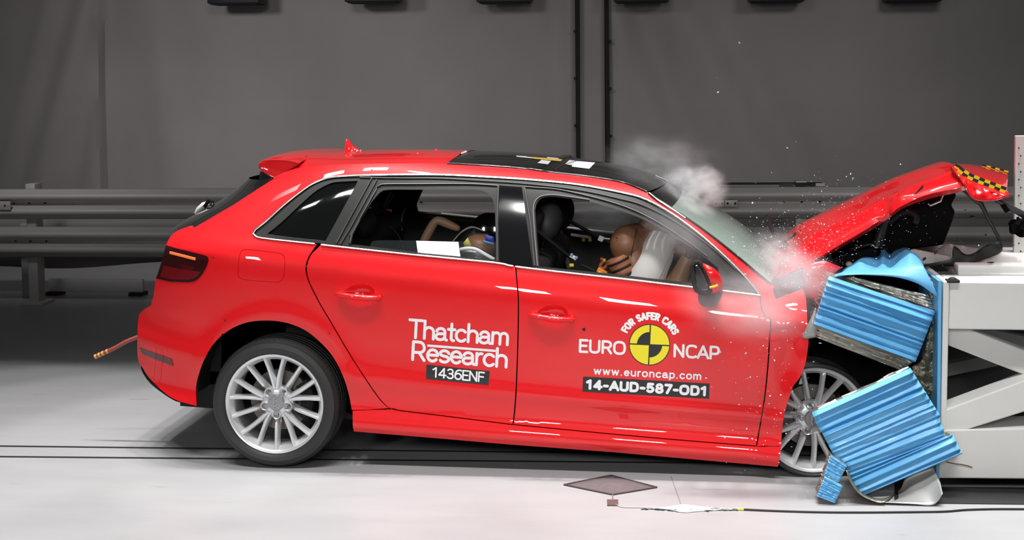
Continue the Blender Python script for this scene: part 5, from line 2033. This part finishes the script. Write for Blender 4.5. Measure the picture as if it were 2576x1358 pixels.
# ------------------------------------------------------------------ driver dummy
def skin_body(name, joints, bones, material, parent, root=0, sub=2):
    """joints: [(pos, radius)], one continuous surface grown along the bones."""
    me = bpy.data.meshes.new(name)
    o_ = WLOC[parent.name] if parent else Vector((0, 0, 0))
    me.from_pydata([tuple(Vector(p) - o_) for p, r in joints], bones, [])
    o = bpy.data.objects.new(name, me)
    COL.objects.link(o)
    sk_ = o.modifiers.new('skin', 'SKIN')
    sv = me.skin_vertices[0].data
    for i, (p, r) in enumerate(joints):
        rr_ = r if isinstance(r, tuple) else (r, r)
        sv[i].radius = rr_
        sv[i].use_root = (i == root)
    sd = o.modifiers.new('sub', 'SUBSURF')
    sd.levels = sd.render_levels = sub
    me.materials.append(material)
    dg = bpy.context.evaluated_depsgraph_get()
    dg.update()
    me2 = bpy.data.meshes.new_from_object(o.evaluated_get(dg))
    o.modifiers.clear()
    o.data = me2
    me2.name = name
    me2.polygons.foreach_set('use_smooth', [True] * len(me2.polygons))
    if not me2.materials:
        me2.materials.append(material)
    if parent:
        o.parent = parent
    WLOC[o.name] = o_
    return o


yd = -0.37
dd = thing('crash_test_dummy', 'brown driver crash test dummy bent forward into the white airbag in the front window', 'dummy', cpt(1570, 900, yd))
P = lambda u, v, y: cpt(u, v, y)
J = [(P(1490, 800, yd), 0.12), (P(1545, 735, yd), 0.105), (P(1590, 668, yd), 0.105), (P(1606, 612, yd), 0.095), (P(1622, 575, yd), 0.055), (P(1640, 560, yd), 0.06), (P(1668, 556, yd), 0.085), (P(1690, 560, yd), 0.07),
     (P(1583, 608, yd - 0.14), 0.075), (P(1590, 640, yd - 0.19), 0.058), (P(1606, 700, yd - 0.20), 0.05), (P(1650, 745, yd - 0.18), 0.044), (P(1702, 690, yd - 0.16), 0.038), (P(1724, 655, yd - 0.15), 0.03), (P(1736, 638, yd - 0.14), 0.034),
     (P(1595, 606, yd + 0.15), 0.07), (P(1620, 660, yd + 0.20), 0.05), (P(1660, 730, yd + 0.19), 0.042), (P(1730, 660, yd + 0.15), 0.03),
     (P(1600, 830, yd - 0.10), 0.085), (P(1730, 790, yd - 0.11), 0.062), (P(1800, 900, yd - 0.11), 0.045),
     (P(1600, 830, yd + 0.10), 0.085), (P(1730, 790, yd + 0.11), 0.062), (P(1800, 900, yd + 0.11), 0.045)]
B = [(0, 1), (1, 2), (2, 3), (3, 4), (4, 5), (5, 6), (6, 7), (3, 8), (8, 9), (9, 10), (10, 11), (11, 12), (12, 13), (13, 14), (3, 15), (15, 16), (16, 17), (17, 18), (0, 19), (19, 20), (20, 21), (0, 22), (22, 23), (23, 24)]
skin_body('body', J, B, SKIN, dd)
# moulded shoulder cover with its seam and bolt hole
sc_ = P(1574, 612, yd - 0.17)
m = Matrix.Rotation(math.radians(12), 3, 'Y')
shc = MB().sphere(sc_, (0.076, 0.085, 0.088), m, nu=36, nv=24).build('shoulder_cover', SKIN, dd)
MB().tube([sc_ + Vector((0.02 + 0.018 * math.cos(a) * 0, 0, 0)) + m @ Vector((0.0735 * 0.25 + 0.0, -0.0855 * math.cos(a) * 0.97, 0.0885 * math.sin(a) * 0.97)) for a in [math.radians(-75 + 150 * i / 20) for i in range(21)]], 0.0022, n=6).build('cover_seam', mat('seam_brown', (0.05, 0.022, 0.014), 0.6), shc)
hp = on_y(1551, 598, sc_.y - 0.075)
MB().sphere(hp, (0.0045, 0.004, 0.0035), nu=12, nv=8).build('bolt_hole', BLACK, shc)
# upper arm sleeve with two black straps
ORNG = mat('sleeve_orange_brown', (0.42, 0.15, 0.07), 0.5)
a0, a1 = P(1552, 645, yd - 0.205), P(1574, 692, yd - 0.205)
ds = (a1 - a0)
sl = MB().tube([a0 + ds * (i / 8) for i in range(9)], [0.052, 0.058, 0.060, 0.058, 0.056, 0.058, 0.060, 0.058, 0.05], n=24).build('arm_sleeve', ORNG, dd)
for f in (0.24, 0.58, 0.95):
    MB().tube([a0 + ds * (f - 0.06), a0 + ds * f, a0 + ds * (f + 0.06)], [0.0605, 0.0625, 0.0605], n=24).build('sleeve_strap', BLACK, sl)
# glove bands on the hand
for k in range(3):
    c = P(1725 + k * 9, 640 + k * 5, yd - 0.16)
    MB().tube([c + Vector((0.036 * math.cos(a) * 0.35, -0.036 * math.sin(a), 0.04 * math.cos(a))) for a in [2 * math.pi * i / 20 for i in range(21)]], 0.004, n=6, caps=False).build('hand_strap', BLACK, dd)
MB().tube([P(u, v, yd - 0.10) for u, v in ((1698, 640), (1706, 632), (1716, 632), (1726, 636), (1736, 640), (1746, 648), (1750, 655))], [0.020, 0.026, 0.030, 0.030, 0.028, 0.026, 0.016], n=14).build('hand', mat('hand_brown', (0.20, 0.09, 0.055), 0.5), dd)
MB().tube([P(u, v, yd - 0.20) for u, v in ((1706, 712), (1712, 690), (1722, 664), (1730, 648))], [0.046, 0.043, 0.036, 0.03], n=18).build('forearm_skin', SKINPALE, dd)
MB().bar(P(1668, 702, yd - 0.17), P(1702, 640, yd - 0.13), 0.06, 0.03).build('sensor_strap', mat('strap_grey', (0.045, 0.05, 0.045), 0.6), dd)
for (u, v, col, nm) in ((1520, 654, (0.75, 0.65, 0.05), 'yellow_plug'), (1514, 651, (0.6, 0.03, 0.03), 'red_plug')):
    MB().box(P(u, v, yd - 0.10), (0.016, 0.02, 0.016), bev=0.003).build(nm, mat(nm, col, 0.5), dd)
MB().bar(P(1503, 676, yd - 0.16), P(1526, 690, yd - 0.16), 0.03, 0.026, bev=0.004).build('orange_connector', mat('orange_plastic', (0.80, 0.22, 0.02), 0.45), dd)
MB().bar(P(1504, 684, yd - 0.19), P(1516, 690, yd - 0.19), 0.012, 0.016, bev=0.003).build('yellow_connector', mat('yellow_plug', (0.75, 0.65, 0.05), 0.45), dd)
MB().tube([P(u, v, yd - 0.12) for u, v in sm([(1518, 658), (1510, 668), (1516, 676), (1526, 668), (1530, 656)], 4)], 0.008, n=8).build('wire_loop', mat('wire_orange', (0.40, 0.10, 0.04), 0.5), dd)
# belts
MB().bar(P(1345, 576, -0.64), P(1438, 650, -0.50), 0.012, 0.030, up=(0, -1, 0.4)).build('seat_belt', BLACK, car)
MB().bar(P(1428, 553, 0.30), P(1545, 618, 0.20), 0.012, 0.042, up=(0, -1, 0.4)).build('seat_belt', BLACK, car)
MB().bar(P(1462, 666, -0.40), P(1498, 682, -0.44), 0.008, 0.018, up=(0, -1, 0.4)).build('seat_belt', TRIMGREY, car)
bt = MB().box(P(1512, 600, 0.18), (0.030, 0.02, 0.030), Matrix.Rotation(math.radians(25), 3, 'Y'), bev=0.004).build('belt_tag', WHITE, car)
MB().tube([P(1518, 599, 0.18), P(1534, 601, 0.18)], 0.005, n=8).build('tag_rod', WHITE, bt)
clip = MB().bar(P(1434, 642, -0.52), P(1451, 651, -0.52), 0.014, 0.018, bev=0.003).build('belt_clip', WHITE, car)
for u, v in ((1438, 641), (1450, 648)):
    MB().sphere(P(u, v, -0.54), (0.008, 0.006, 0.008), nu=12, nv=8).build('clip_stud', mat('stud_blue', (0.25, 0.36, 0.60), 0.3), clip)
MB().box(P(1438, 667, -0.53), (0.022, 0.012, 0.016), bev=0.003).build('clip_tag', mat('yellow_plug', (0.75, 0.65, 0.05), 0.5), clip)
# far-side ledge details seen through the front window
MB().tube([P(1436, 590, 0.66), P(1478, 596, 0.66), P(1486, 600, 0.66)], 0.009, n=8).build('grab_handle', mat('pale_plastic2', (0.62, 0.60, 0.56), 0.5), car)
for u in (1468, 1484):
    MB().box(P(u, 603, 0.62), (0.018, 0.01, 0.018)).build('marker_tab', mat('marker_amber', (0.40, 0.20, 0.02), 0.6), car)
rbox('far_pillar_cover', P(1418, 620, 0.62), (0.030, 0.03, 0.26), mat('pillar_beige', (0.20, 0.16, 0.14), 0.6), car, rot=math.radians(-14), bev=0.008)

# ------------------------------------------------------------------ child dummy and child seat in the rear
cd = thing('child_dummy', 'brown child crash test dummy with raised bent arm in the rear window', 'dummy', P(1150, 800, -0.35))
J = [(P(1150, 740, -0.34), 0.09), (P(1160, 690, -0.34), 0.085), (P(1185, 655, -0.34), 0.07), (P(1200, 640, -0.42), 0.05), (P(1212, 622, -0.50), 0.07), (P(1230, 622, -0.50), 0.055),
     (P(1130, 665, -0.40), 0.040), (P(1080, 660, -0.42), 0.030), (P(1064, 612, -0.42), 0.026), (P(1088, 566, -0.42), 0.025), (P(1098, 553, -0.42), 0.026), (P(1110, 556, -0.42), 0.025), (P(1135, 567, -0.42), 0.023), (P(1158, 577, -0.42), 0.015)]
B = [(0, 1), (1, 2), (2, 3), (3, 4), (4, 5), (2, 6), (6, 7), (7, 8), (8, 9), (9, 10), (10, 11), (11, 12), (12, 13)]
skin_body('body', J, B, SKINPALE, cd)
hc_ = P(1208, 620, -0.54)
hd = MB().sphere(hc_, (0.080, 0.075, 0.060), Matrix.Rotation(math.radians(8), 3, 'Y'), nu=32, nv=20).build('head', SKIN, cd)
surf_piece('head_sticker', ln([(1219, 590), (1243, 595), (1243, 611), (1222, 605)], 4), hc_.y - 0.072, 0.004, mat('sticker_blue', (0.05, 0.07, 0.42), 0.5), hd, th=0.003)
surf_piece('head_sticker', ln([(1214, 604), (1243, 611), (1243, 616), (1214, 609)], 4), hc_.y - 0.076, 0.003, mat('sticker_cyan', (0.10, 0.35, 0.62), 0.5), hd, th=0.003)
surf_piece('head_sticker', ln([(1177, 597), (1183, 610), (1187, 622), (1176, 624), (1168, 620), (1166, 610)], 4), hc_.y - 0.070, 0.004, mat('sticker_yellow', (0.62, 0.60, 0.12), 0.5), hd, th=0.003)
cs_ = thing('child_carrier', 'dark child seat shell with white rim beside the rear door pillar', 'child seat', P(1200, 800, -0.36))
SH = mat('shell_dark', (0.02, 0.021, 0.022), 0.4, coat=0.3)
MB().tube([P(u, v, -0.66) for u, v in sm([(1158, 628), (1176, 625), (1198, 628), (1220, 640), (1243, 653)], 4)], [0.008] * 3 + [0.011] * 60 if False else 0.010, n=10).build('shell_rim', WHITE, cs_)
surf_piece('shell_side', ln([(1158, 632), (1176, 629), (1198, 632), (1220, 644), (1244, 657), (1244, 700), (1150, 700), (1150, 640)], 5), YC - 0.655, 0.02, SH, cs_, th=0.02)
MB().tube([P(u, v, -0.10) for u, v in sm([(1140, 608), (1160, 585), (1178, 574), (1190, 572), (1208, 578), (1235, 594)], 4)], 0.006, n=8).build('shell_rim', mat('rim_pale', (0.55, 0.50, 0.50), 0.5), cs_)
surf_piece('shell_side', sm([(1140, 610), (1162, 587), (1180, 576), (1192, 574), (1210, 580), (1242, 598), (1246, 680), (1150, 680)], 5), YC - 0.10, 0.03, SH, cs_, th=0.02)
fs_ = thing('child_carrier', 'black glossy child seat shell on the far side of the rear cabin', 'child seat', P(1230, 760, 0.30))
MB().tube([P(u, v, 0.26) for u, v in sm([(1186, 570), (1198, 552), (1214, 541), (1228, 538), (1250, 541)], 4)], 0.007, n=8).build('shell_rim', CHROME, fs_)
surf_piece('shell_side', sm([(1186, 572), (1199, 554), (1216, 543), (1232, 540), (1256, 548), (1262, 660), (1180, 660)], 5), YC + 0.27, 0.04, GLOSSBLACK, fs_, th=0.03)
# ================================================================== SMALL THINGS
from mathutils.bvhtree import BVHTree


def bvh_of(o):
    off = WLOC.get(o.name, Vector((0, 0, 0)))
    return BVHTree.FromPolygons([v.co + off for v in o.data.vertices], [tuple(p.vertices) for p in o.data.polygons])


roof_o = bpy.data.objects['roof_glass']
ROOF = bvh_of(roof_o)


def on_bvh(tree, u, v, lift=0.002):
    hit, n, i, d = tree.ray_cast(CAM, ray(u, v))
    if hit is None:
        hit, n, i, d = tree.find_nearest(on_y(u, v, YC))
    if n.z < 0:
        n = -n
    return hit + n * lift


def roof_sticker(name, quad, material, n=6, lift=0.0025):
    rows = []
    for i in range(n + 1):
        a = i / n
        row = []
        for j in range(n + 1):
            b = j / n
            u = (quad[0][0] * (1 - b) + quad[1][0] * b) * (1 - a) + (quad[3][0] * (1 - b) + quad[2][0] * b) * a
            v = (quad[0][1] * (1 - b) + quad[1][1] * b) * (1 - a) + (quad[3][1] * (1 - b) + quad[2][1] * b) * a
            row.append(on_bvh(ROOF, u, v, lift))
        rows.append(row)
    return MB().grid(rows).build(name, material, roof_o)


GREYST = mat('sticker_grey', (0.42, 0.42, 0.42), 0.5)
roof_sticker('roof_sticker', [(1448, 406), (1497, 410), (1482, 425.5), (1438, 420)], WHITE)
roof_sticker('roof_sticker', [(1432, 403.5), (1452, 406), (1441, 417), (1421, 414)], GREYST)
roof_sticker('roof_sticker', [(1362, 403), (1386, 406), (1378, 414.5), (1352, 411)], GREYST)
roof_sticker('roof_sticker', [(1318, 394.5), (1415, 402), (1410, 406.5), (1345, 400.5)], mat('sticker_mustard', (0.42, 0.28, 0.04), 0.5))
roof_sticker('roof_sticker', [(1298, 392.5), (1322, 394), (1346, 400), (1300, 395.5)], GREYST)
roof_sticker('roof_sticker', [(1376, 396), (1402, 398.5), (1408, 401), (1376, 398.5)], GREYST)
MB().tube([on_bvh(ROOF, u, v, 0.003) for u, v in ((1173, 383.5), (1158, 389), (1143, 396), (1132, 403), (1125, 410))], 0.005, n=8).build('panel_edge', mat('edge_pale', (0.55, 0.5, 0.5), 0.35), roof_o)
MB().tube([on_bvh(ROOF, u, v, 0.003) for u, v in ((1675, 457), (1673, 464), (1664, 470), (1652, 476), (1633, 481.5))], 0.003, n=8).build('panel_edge', mat('edge_pale', (0.55, 0.5, 0.5), 0.35), roof_o)
MB().tube([on_bvh(ROOF, u, v, 0.001) for u, v in sm([(1457, 404), (1430, 412), (1408, 420), (1395, 428)], 5)], 0.003, n=6).build('panel_joint', BLACK, roof_o)
p_ = on_y(1424, 391, YC + 0.35)
MB().box(p_ + Vector((0, 0, -0.012)), (0.055, 0.06, 0.028), bev=0.006).build('roof_camera', BLACK, car)
# tow probe at the rear bumper
tp_ = [on_y(u, v, 0.42) for u, v in sm([(360, 842), (340, 850), (318, 859), (285, 877), (240, 897)], 6)]
rod = MB().tube(tp_, 0.0105, n=12).build('tow_probe', mat('probe_red', (0.30, 0.06, 0.05), 0.4), car)
for f0, f1 in ((0.0, 0.05), (0.11, 0.16), (0.22, 0.27), (0.36, 0.40)):
    a, b = Vector(on_y(240, 897, 0.42)), Vector(on_y(285, 877, 0.42))
    MB().tube([a.lerp(b, f0 * 1.8 - 0.02), a.lerp(b, f1 * 1.8)], 0.0118, n=12).build('probe_band', mat('probe_yellow', (0.62, 0.38, 0.08), 0.5), rod)
# wiper arms thrown up at the cowl
MB().tube([on_y(u, v, 0.55) for u, v in sm([(1926, 538), (1932, 556), (1941, 577), (1952, 597), (1963, 614)], 6)], [0.013] * 4 + [0.010] * 30 if False else 0.011, n=10).build('wiper_arm', BLACK, car)
MB().tube([on_y(u, v, 0.5) for u, v in ((1962, 612), (1975, 604), (1990, 596), (2003, 586))], 0.008, n=8).build('wiper_arm', BLACK, car)
MB().sphere(on_y(1962, 616, 0.52), (0.045, 0.04, 0.025), nu=16, nv=10).build('wiper_pivot', BLACK, car)
MB().tube([on_y(u, v, 0.45) for u, v in ((2010, 562), (2021, 566), (2016, 580), (2004, 582), (2010, 563))], 0.0045, n=8).build('hinge_loop', CHROME, car)
MB().tube([on_y(u, v, 0.45) for u, v in ((2006, 584), (1997, 602), (1986, 622))], [0.006, 0.009, 0.004], n=8, flat=0.4).build('hinge_arm', CHROME, car)
# dark chip mark on the front door
tag(panel('chip_mark', ln([(1463, 827), (1472, 824), (1473, 829), (1470, 834)], 3), BLACK, door_f[0], off=0.002, thick=0.0, far=False)[0], 'small dark chip mark')
for (u, v) in ((536, 648), (770, 670), (566, 806), (828, 838), (935, 427)):
    panel('pen_mark', ln([(u - 3, v - 3), (u + 2, v - 1), (u + 3, v + 3), (u - 1, v + 1)], 2), mat('pen_dark', (0.08, 0.01, 0.01), 0.6), body_q[0], off=0.0012, thick=0.0, far=False)

# ------------------------------------------------------------------ things on the floor
mt = thing('contact_mat', 'diamond-shaped dark mesh mat lying on the white floor in front of the car', 'mat', on_z(1536, 1220))
mq = [on_z(1419, 1220.5), on_z(1537, 1197), on_z(1652, 1227), on_z(1541, 1245.5)]
rows = []
for i in range(13):
    a = i / 12
    rows.append([mq[0].lerp(mq[1], b / 12).lerp(mq[3].lerp(mq[2], b / 12), a) + Vector((0, 0, 0.002 + 0.012 * math.exp(-(((a - 0.45) / 0.3) ** 2 + ((b / 12 - 0.55) / 0.3) ** 2)))) for b in range(13)])
ms = MB().grid(rows).build('mesh_sheet', mat('mesh_brown', (0.125, 0.105, 0.108), 0.6, noise_amt=0.25, noise_scale=30), mt)
ms.modifiers.new('t', 'SOLIDIFY').thickness = 0.002
ed = []
for k in range(4):
    MB().bar(mq[k] + Vector((0, 0, 0.003)), mq[(k + 1) % 4] + Vector((0, 0, 0.003)), 0.010, 0.005).build('hem', mat('hem_brown', (0.06, 0.045, 0.048), 0.6), mt)
MB().tube([on_z(u, v, 0.004) for u, v in ((1541, 1245), (1541, 1252), (1539, 1259))], 0.003, n=6).build('lead', mat('lead_grey', (0.25, 0.2, 0.2), 0.5), mt)
pts = [on_z(1527, 1258.5), on_z(1555, 1258.5), on_z(1555.5, 1273), on_z(1527.5, 1273)]
MB().poly_extrude(pts, (0, 0, 0.005)).build('sensor_pad', mat('pad_brown', (0.10, 0.065, 0.062), 0.6), mt, smooth=False)
lead = MB().tube([on_z(u, v, 0.003) for u, v in sm([(1548, 1268), (1565, 1275), (1590, 1276), (1614, 1276)], 6)], 0.0025, n=6).build('lead', mat('lead_pale', (0.45, 0.43, 0.42), 0.5), mt)
ft = thing('foil_tape', 'strip of crumpled silver tape holding the cable down on the white floor', 'tape', on_z(1735, 1278))
rows = []
for i in range(60):
    u = 1612 + (1856 - 1612) * i / 59
    wdt = 2.2 + 7.5 * math.exp(-((u - 1718) / 34) ** 2) + 3.0 * math.exp(-((u - 1765) / 40) ** 2)
    vc = 1279 + 1.5 * (u - 1735) / 120
    rows.append([on_z(u, vc - wdt * 1.1 + wdt * 2.0 * j / 6, 0.003 + (0.012 * abs(noise.noise(Vector((i * 0.5, j * 0.7, 1)))) if 1 <= j <= 5 else 0)) for j in range(7)])
MB().grid(rows).build('silver_strip', mat('silver_tape', (0.74, 0.74, 0.74), 0.4, metal=0.15), ft).modifiers.new('t', 'SOLIDIFY').thickness = 0.001
MB().tube([on_z(1856, 1280.5, 0.005), on_z(1871, 1281, 0.005)], 0.005, n=8).build('yellow_sleeve', mat('sleeve_yellow', (0.75, 0.62, 0.03), 0.5), ft)
cb = MB().tube([on_z(u, v, 0.005) for u, v in sm([(1871, 1281), (1950, 1284.5), (2050, 1287.5), (2150, 1288.5), (2300, 1287.5), (2380, 1286), (2430, 1282), (2500, 1280), (2576, 1280), (2640, 1280)], 12)], 0.0045, n=8).build('cable', mat('cable_black', (0.012, 0.012, 0.012), 0.5))
tag(cb, 'thin black cable running along the white floor from silver tape to right edge', 'cable')
fj = floor_strip('trim_5', on_z(1688, 1198), on_z(1714, 1272), 0.005, 0.0008, mat('joint_grey', (0.20, 0.20, 0.20), 0.7))
# faint tyre scuffs
SCUFF = mat('scuff_brown', (0.50, 0.46, 0.43), 0.6)
for k, pp in enumerate(([(618, 1200), (650, 1192), (690, 1196), (720, 1203), (680, 1204)],)):
    pass

# ------------------------------------------------------------------ flying fragments
rnd = random.Random(21)


def shard(p, s, rr):
    """small irregular flat chip."""
    n = rr.choice((3, 4, 4, 5))
    m = Matrix.Rotation(rr.uniform(0, 6.28), 3, Vector((rr.uniform(-1, 1), rr.uniform(-1, 1), rr.uniform(-1, 1))).normalized())
    ring = []
    for i in range(n):
        a = 2 * math.pi * i / n + rr.uniform(-0.3, 0.3)
        r = s * rr.uniform(0.6, 1.2)
        ring.append(Vector((r * math.cos(a), r * 0.7 * math.sin(a), 0)))
    up_ = Vector((0, 0, s * 0.12))
    vs = [p + m @ (q + up_) for q in ring] + [p + m @ (q - up_) for q in ring]
    fs = [tuple(range(n)), tuple(range(2 * n - 1, n - 1, -1))] + [(i, i + n, (i + 1) % n + n, (i + 1) % n) for i in range(n)]
    return vs, fs


SHARDM = mat('glass_crumb', (0.80, 0.84, 0.86), 0.15, coat=0.5)
spray = MB()
for _ in range(1500):
    k = rnd.random()
    if k < 0.50:       # cloud over the bonnet root
        u, v = rnd.gauss(2010, 75), rnd.gauss(640, 48)
        y = rnd.uniform(-0.05, 0.30)
    elif k < 0.72:
        u, v = rnd.gauss(2120, 110), rnd.gauss(580, 70)
        y = rnd.uniform(-0.05, 0.3)
    elif k < 0.86:
        u, v = rnd.uniform(1830, 2420), rnd.uniform(440, 700)
        y = rnd.uniform(0.1, 1.0)
    else:
        u, v = rnd.gauss(1930, 60), rnd.gauss(960, 150)
        y = rnd.uniform(-0.30, -0.12)
    if v > 1190:
        continue
    spray.add(*shard(on_y(u, v, y), rnd.choice((0.0014, 0.0016, 0.002, 0.0024, 0.003, 0.0045)), rnd))
sp = spray.build('glass_spray', SHARDM, None, smooth=False)
tag(sp, 'spray of tiny glass crumbs bursting over the bonnet and front wing', 'glass crumbs', kind='stuff')

CHIPB = mat('blue_chip', (0.30, 0.45, 0.75), 0.4)
CHIPK = mat('black_chip', (0.012, 0.012, 0.012), 0.5)
proto = {}


def chip(name, u, v, y, s, m, label, group):
    p = on_y(u, v, y)
    vs, fs = shard(Vector((0, 0, 0)), s, rnd)
    o = MB().add(vs, fs).build(name, m, None, smooth=False, local=True)
    o.location = p
    tag(o, label, 'fragment', group)
    return o


for (u, v, s) in ((1950, 880, .006), (1993, 876, .007), (1948, 906, .008), (2063, 863, .009), (2047, 910, .006), (1880, 952, .006), (1876, 888, .007), (1994, 985, .008), (2072, 941, .008), (1878, 1078, .007), (1992, 1086, .006),
                  (1776, 951, .006), (1812, 886, .007), (2032, 1236, .007), (1887, 948, .006), (1860, 108, .006), (1979, 1066, .006)):
    chip('paint_flake', u, v, -0.26, s, CHIPB, 'tiny blue flake flying in front of the red car side', 'blue flakes in the air')
for (u, v, s) in ((2445, 545, .016), (2368, 623, .014), (2354, 634, .013), (2325, 652, .013), (2495, 660, .018), (2410, 600, .008), (2428, 528, .008), (2480, 590, .008), (2304, 505, .012), (2548, 615, .009)):
    chip('plastic_fragment', u, v, 0.22, s, CHIPK, 'small black plastic fragment flying between the bonnet and white barrier', 'black fragments in the air')
for (u, v, s) in ((1861, 108, .005), (1806, 232, .007), (1803, 195, .004), (1980, 372, .007), (1941, 434, .005), (2140, 437, .005), (2265, 413, .005), (2229, 457, .006), (2049, 441, .004), (1893, 510, .006)):
    chip('glass_fragment', u, v, 0.4, s, SHARDM, 'tiny bright glass fragment in the air in front of the right curtain', 'bright fragments high in the air')

# ------------------------------------------------------------------ smoke
def smoke_mat(name, dens, scale, thr, seed, col=(0.92, 0.93, 0.95)):
    m = bpy.data.materials.new(name)
    m.use_nodes = True
    nt = m.node_tree
    for n in list(nt.nodes):
        if n.type != 'OUTPUT_MATERIAL':
            nt.nodes.remove(n)
    out = [n for n in nt.nodes if n.type == 'OUTPUT_MATERIAL'][0]
    vol = nt.nodes.new('ShaderNodeVolumePrincipled')
    vol.inputs['Color'].default_value = (*col, 1)
    vol.inputs['Anisotropy'].default_value = 0.1
    tc = nt.nodes.new('ShaderNodeTexCoord')
    # distance from the centre of the puff (object space: unit sphere)
    ln_ = nt.nodes.new('ShaderNodeVectorMath')
    ln_.operation = 'LENGTH'
    nt.links.new(tc.outputs['Object'], ln_.inputs[0])
    fall = nt.nodes.new('ShaderNodeMapRange')
    fall.interpolation_type = 'SMOOTHSTEP'
    fall.inputs['From Min'].default_value = 1.0
    fall.inputs['From Max'].default_value = 0.15
    fall.inputs['To Min'].default_value = 0.0
    fall.inputs['To Max'].default_value = 1.0
    nt.links.new(ln_.outputs['Value'], fall.inputs['Value'])
    mp = nt.nodes.new('ShaderNodeMapping')
    mp.inputs['Location'].default_value = (seed, seed * 1.7, -seed)
    nt.links.new(tc.outputs['Object'], mp.inputs['Vector'])
    ns = nt.nodes.new('ShaderNodeTexNoise')
    ns.inputs['Scale'].default_value = scale
    ns.inputs['Detail'].default_value = 5
    ns.inputs['Roughness'].default_value = 0.6
    nt.links.new(mp.outputs['Vector'], ns.inputs['Vector'])
    mr = nt.nodes.new('ShaderNodeMapRange')
    mr.inputs['From Min'].default_value = thr
    mr.inputs['From Max'].default_value = thr + 0.25
    nt.links.new(ns.outputs['Fac'], mr.inputs['Value'])
    m1 = nt.nodes.new('ShaderNodeMath')
    m1.operation = 'MULTIPLY'
    nt.links.new(fall.outputs['Result'], m1.inputs[0])
    nt.links.new(mr.outputs['Result'], m1.inputs[1])
    m2 = nt.nodes.new('ShaderNodeMath')
    m2.operation = 'MULTIPLY'
    m2.inputs[1].default_value = dens
    nt.links.new(m1.outputs['Value'], m2.inputs[0])
    nt.links.new(m2.outputs['Value'], vol.inputs['Density'])
    nt.links.new(vol.outputs['Volume'], out.inputs['Volume'])
    return m


SMOKES = [
    (1738, 484, 0.95, (0.22, 0.18, 0.17), 70, 2.2, 0.44, 'dense white smoke puff rising beside the top of the windscreen', -20),
    (1640, 405, 1.05, (0.30, 0.22, 0.17), 4.2, 1.8, 0.40, 'thin grey smoke drifting above the front of the black roof', 8),
    (1715, 415, 1.10, (0.26, 0.22, 0.20), 2.2, 1.8, 0.42, 'faint smoke plume rising behind the windscreen top', 0),
    (1530, 545, 1.55, (0.24, 0.12, 0.13), 20, 1.7, 0.34, 'white smoke inside the cabin seen through the front window', 0),
    (1715, 590, -0.10, (0.24, 0.10, 0.13), 4, 1.6, 0.36, 'thin haze of smoke in front of the windscreen pillar', 35),
    (1880, 765, -0.16, (0.38, 0.09, 0.20), 12, 1.5, 0.36, 'smoke haze in front of the red front wing', 10),
    (1990, 700, -0.10, (0.24, 0.12, 0.15), 11, 1.6, 0.35, 'white dust cloud around the root of the bent bonnet', 0),
    (1960, 640, 0.20, (0.17, 0.15, 0.13), 8, 1.6, 0.36, 'white dust cloud at the foot of the windscreen', 30),
]
for k, (u, v, y, rr, dens, sc_, thr, lab, rot) in enumerate(SMOKES):
    me = bpy.data.meshes.new('smoke_puff')
    bm = bmesh.new()
    bmesh.ops.create_icosphere(bm, subdivisions=3, radius=1.0)
    bm.to_mesh(me)
    bm.free()
    o = bpy.data.objects.new('smoke_puff', me)
    COL.objects.link(o)
    o.location = on_y(u, v, y)
    o.scale = rr
    o.rotation_euler = (0, math.radians(rot), 0)
    me.materials.append(smoke_mat('smoke_%s' % 'abcdefgh'[k], dens, sc_, thr, 1.3 * k + 0.4))
    tag(o, lab, 'smoke', 'airbag smoke', kind='stuff')
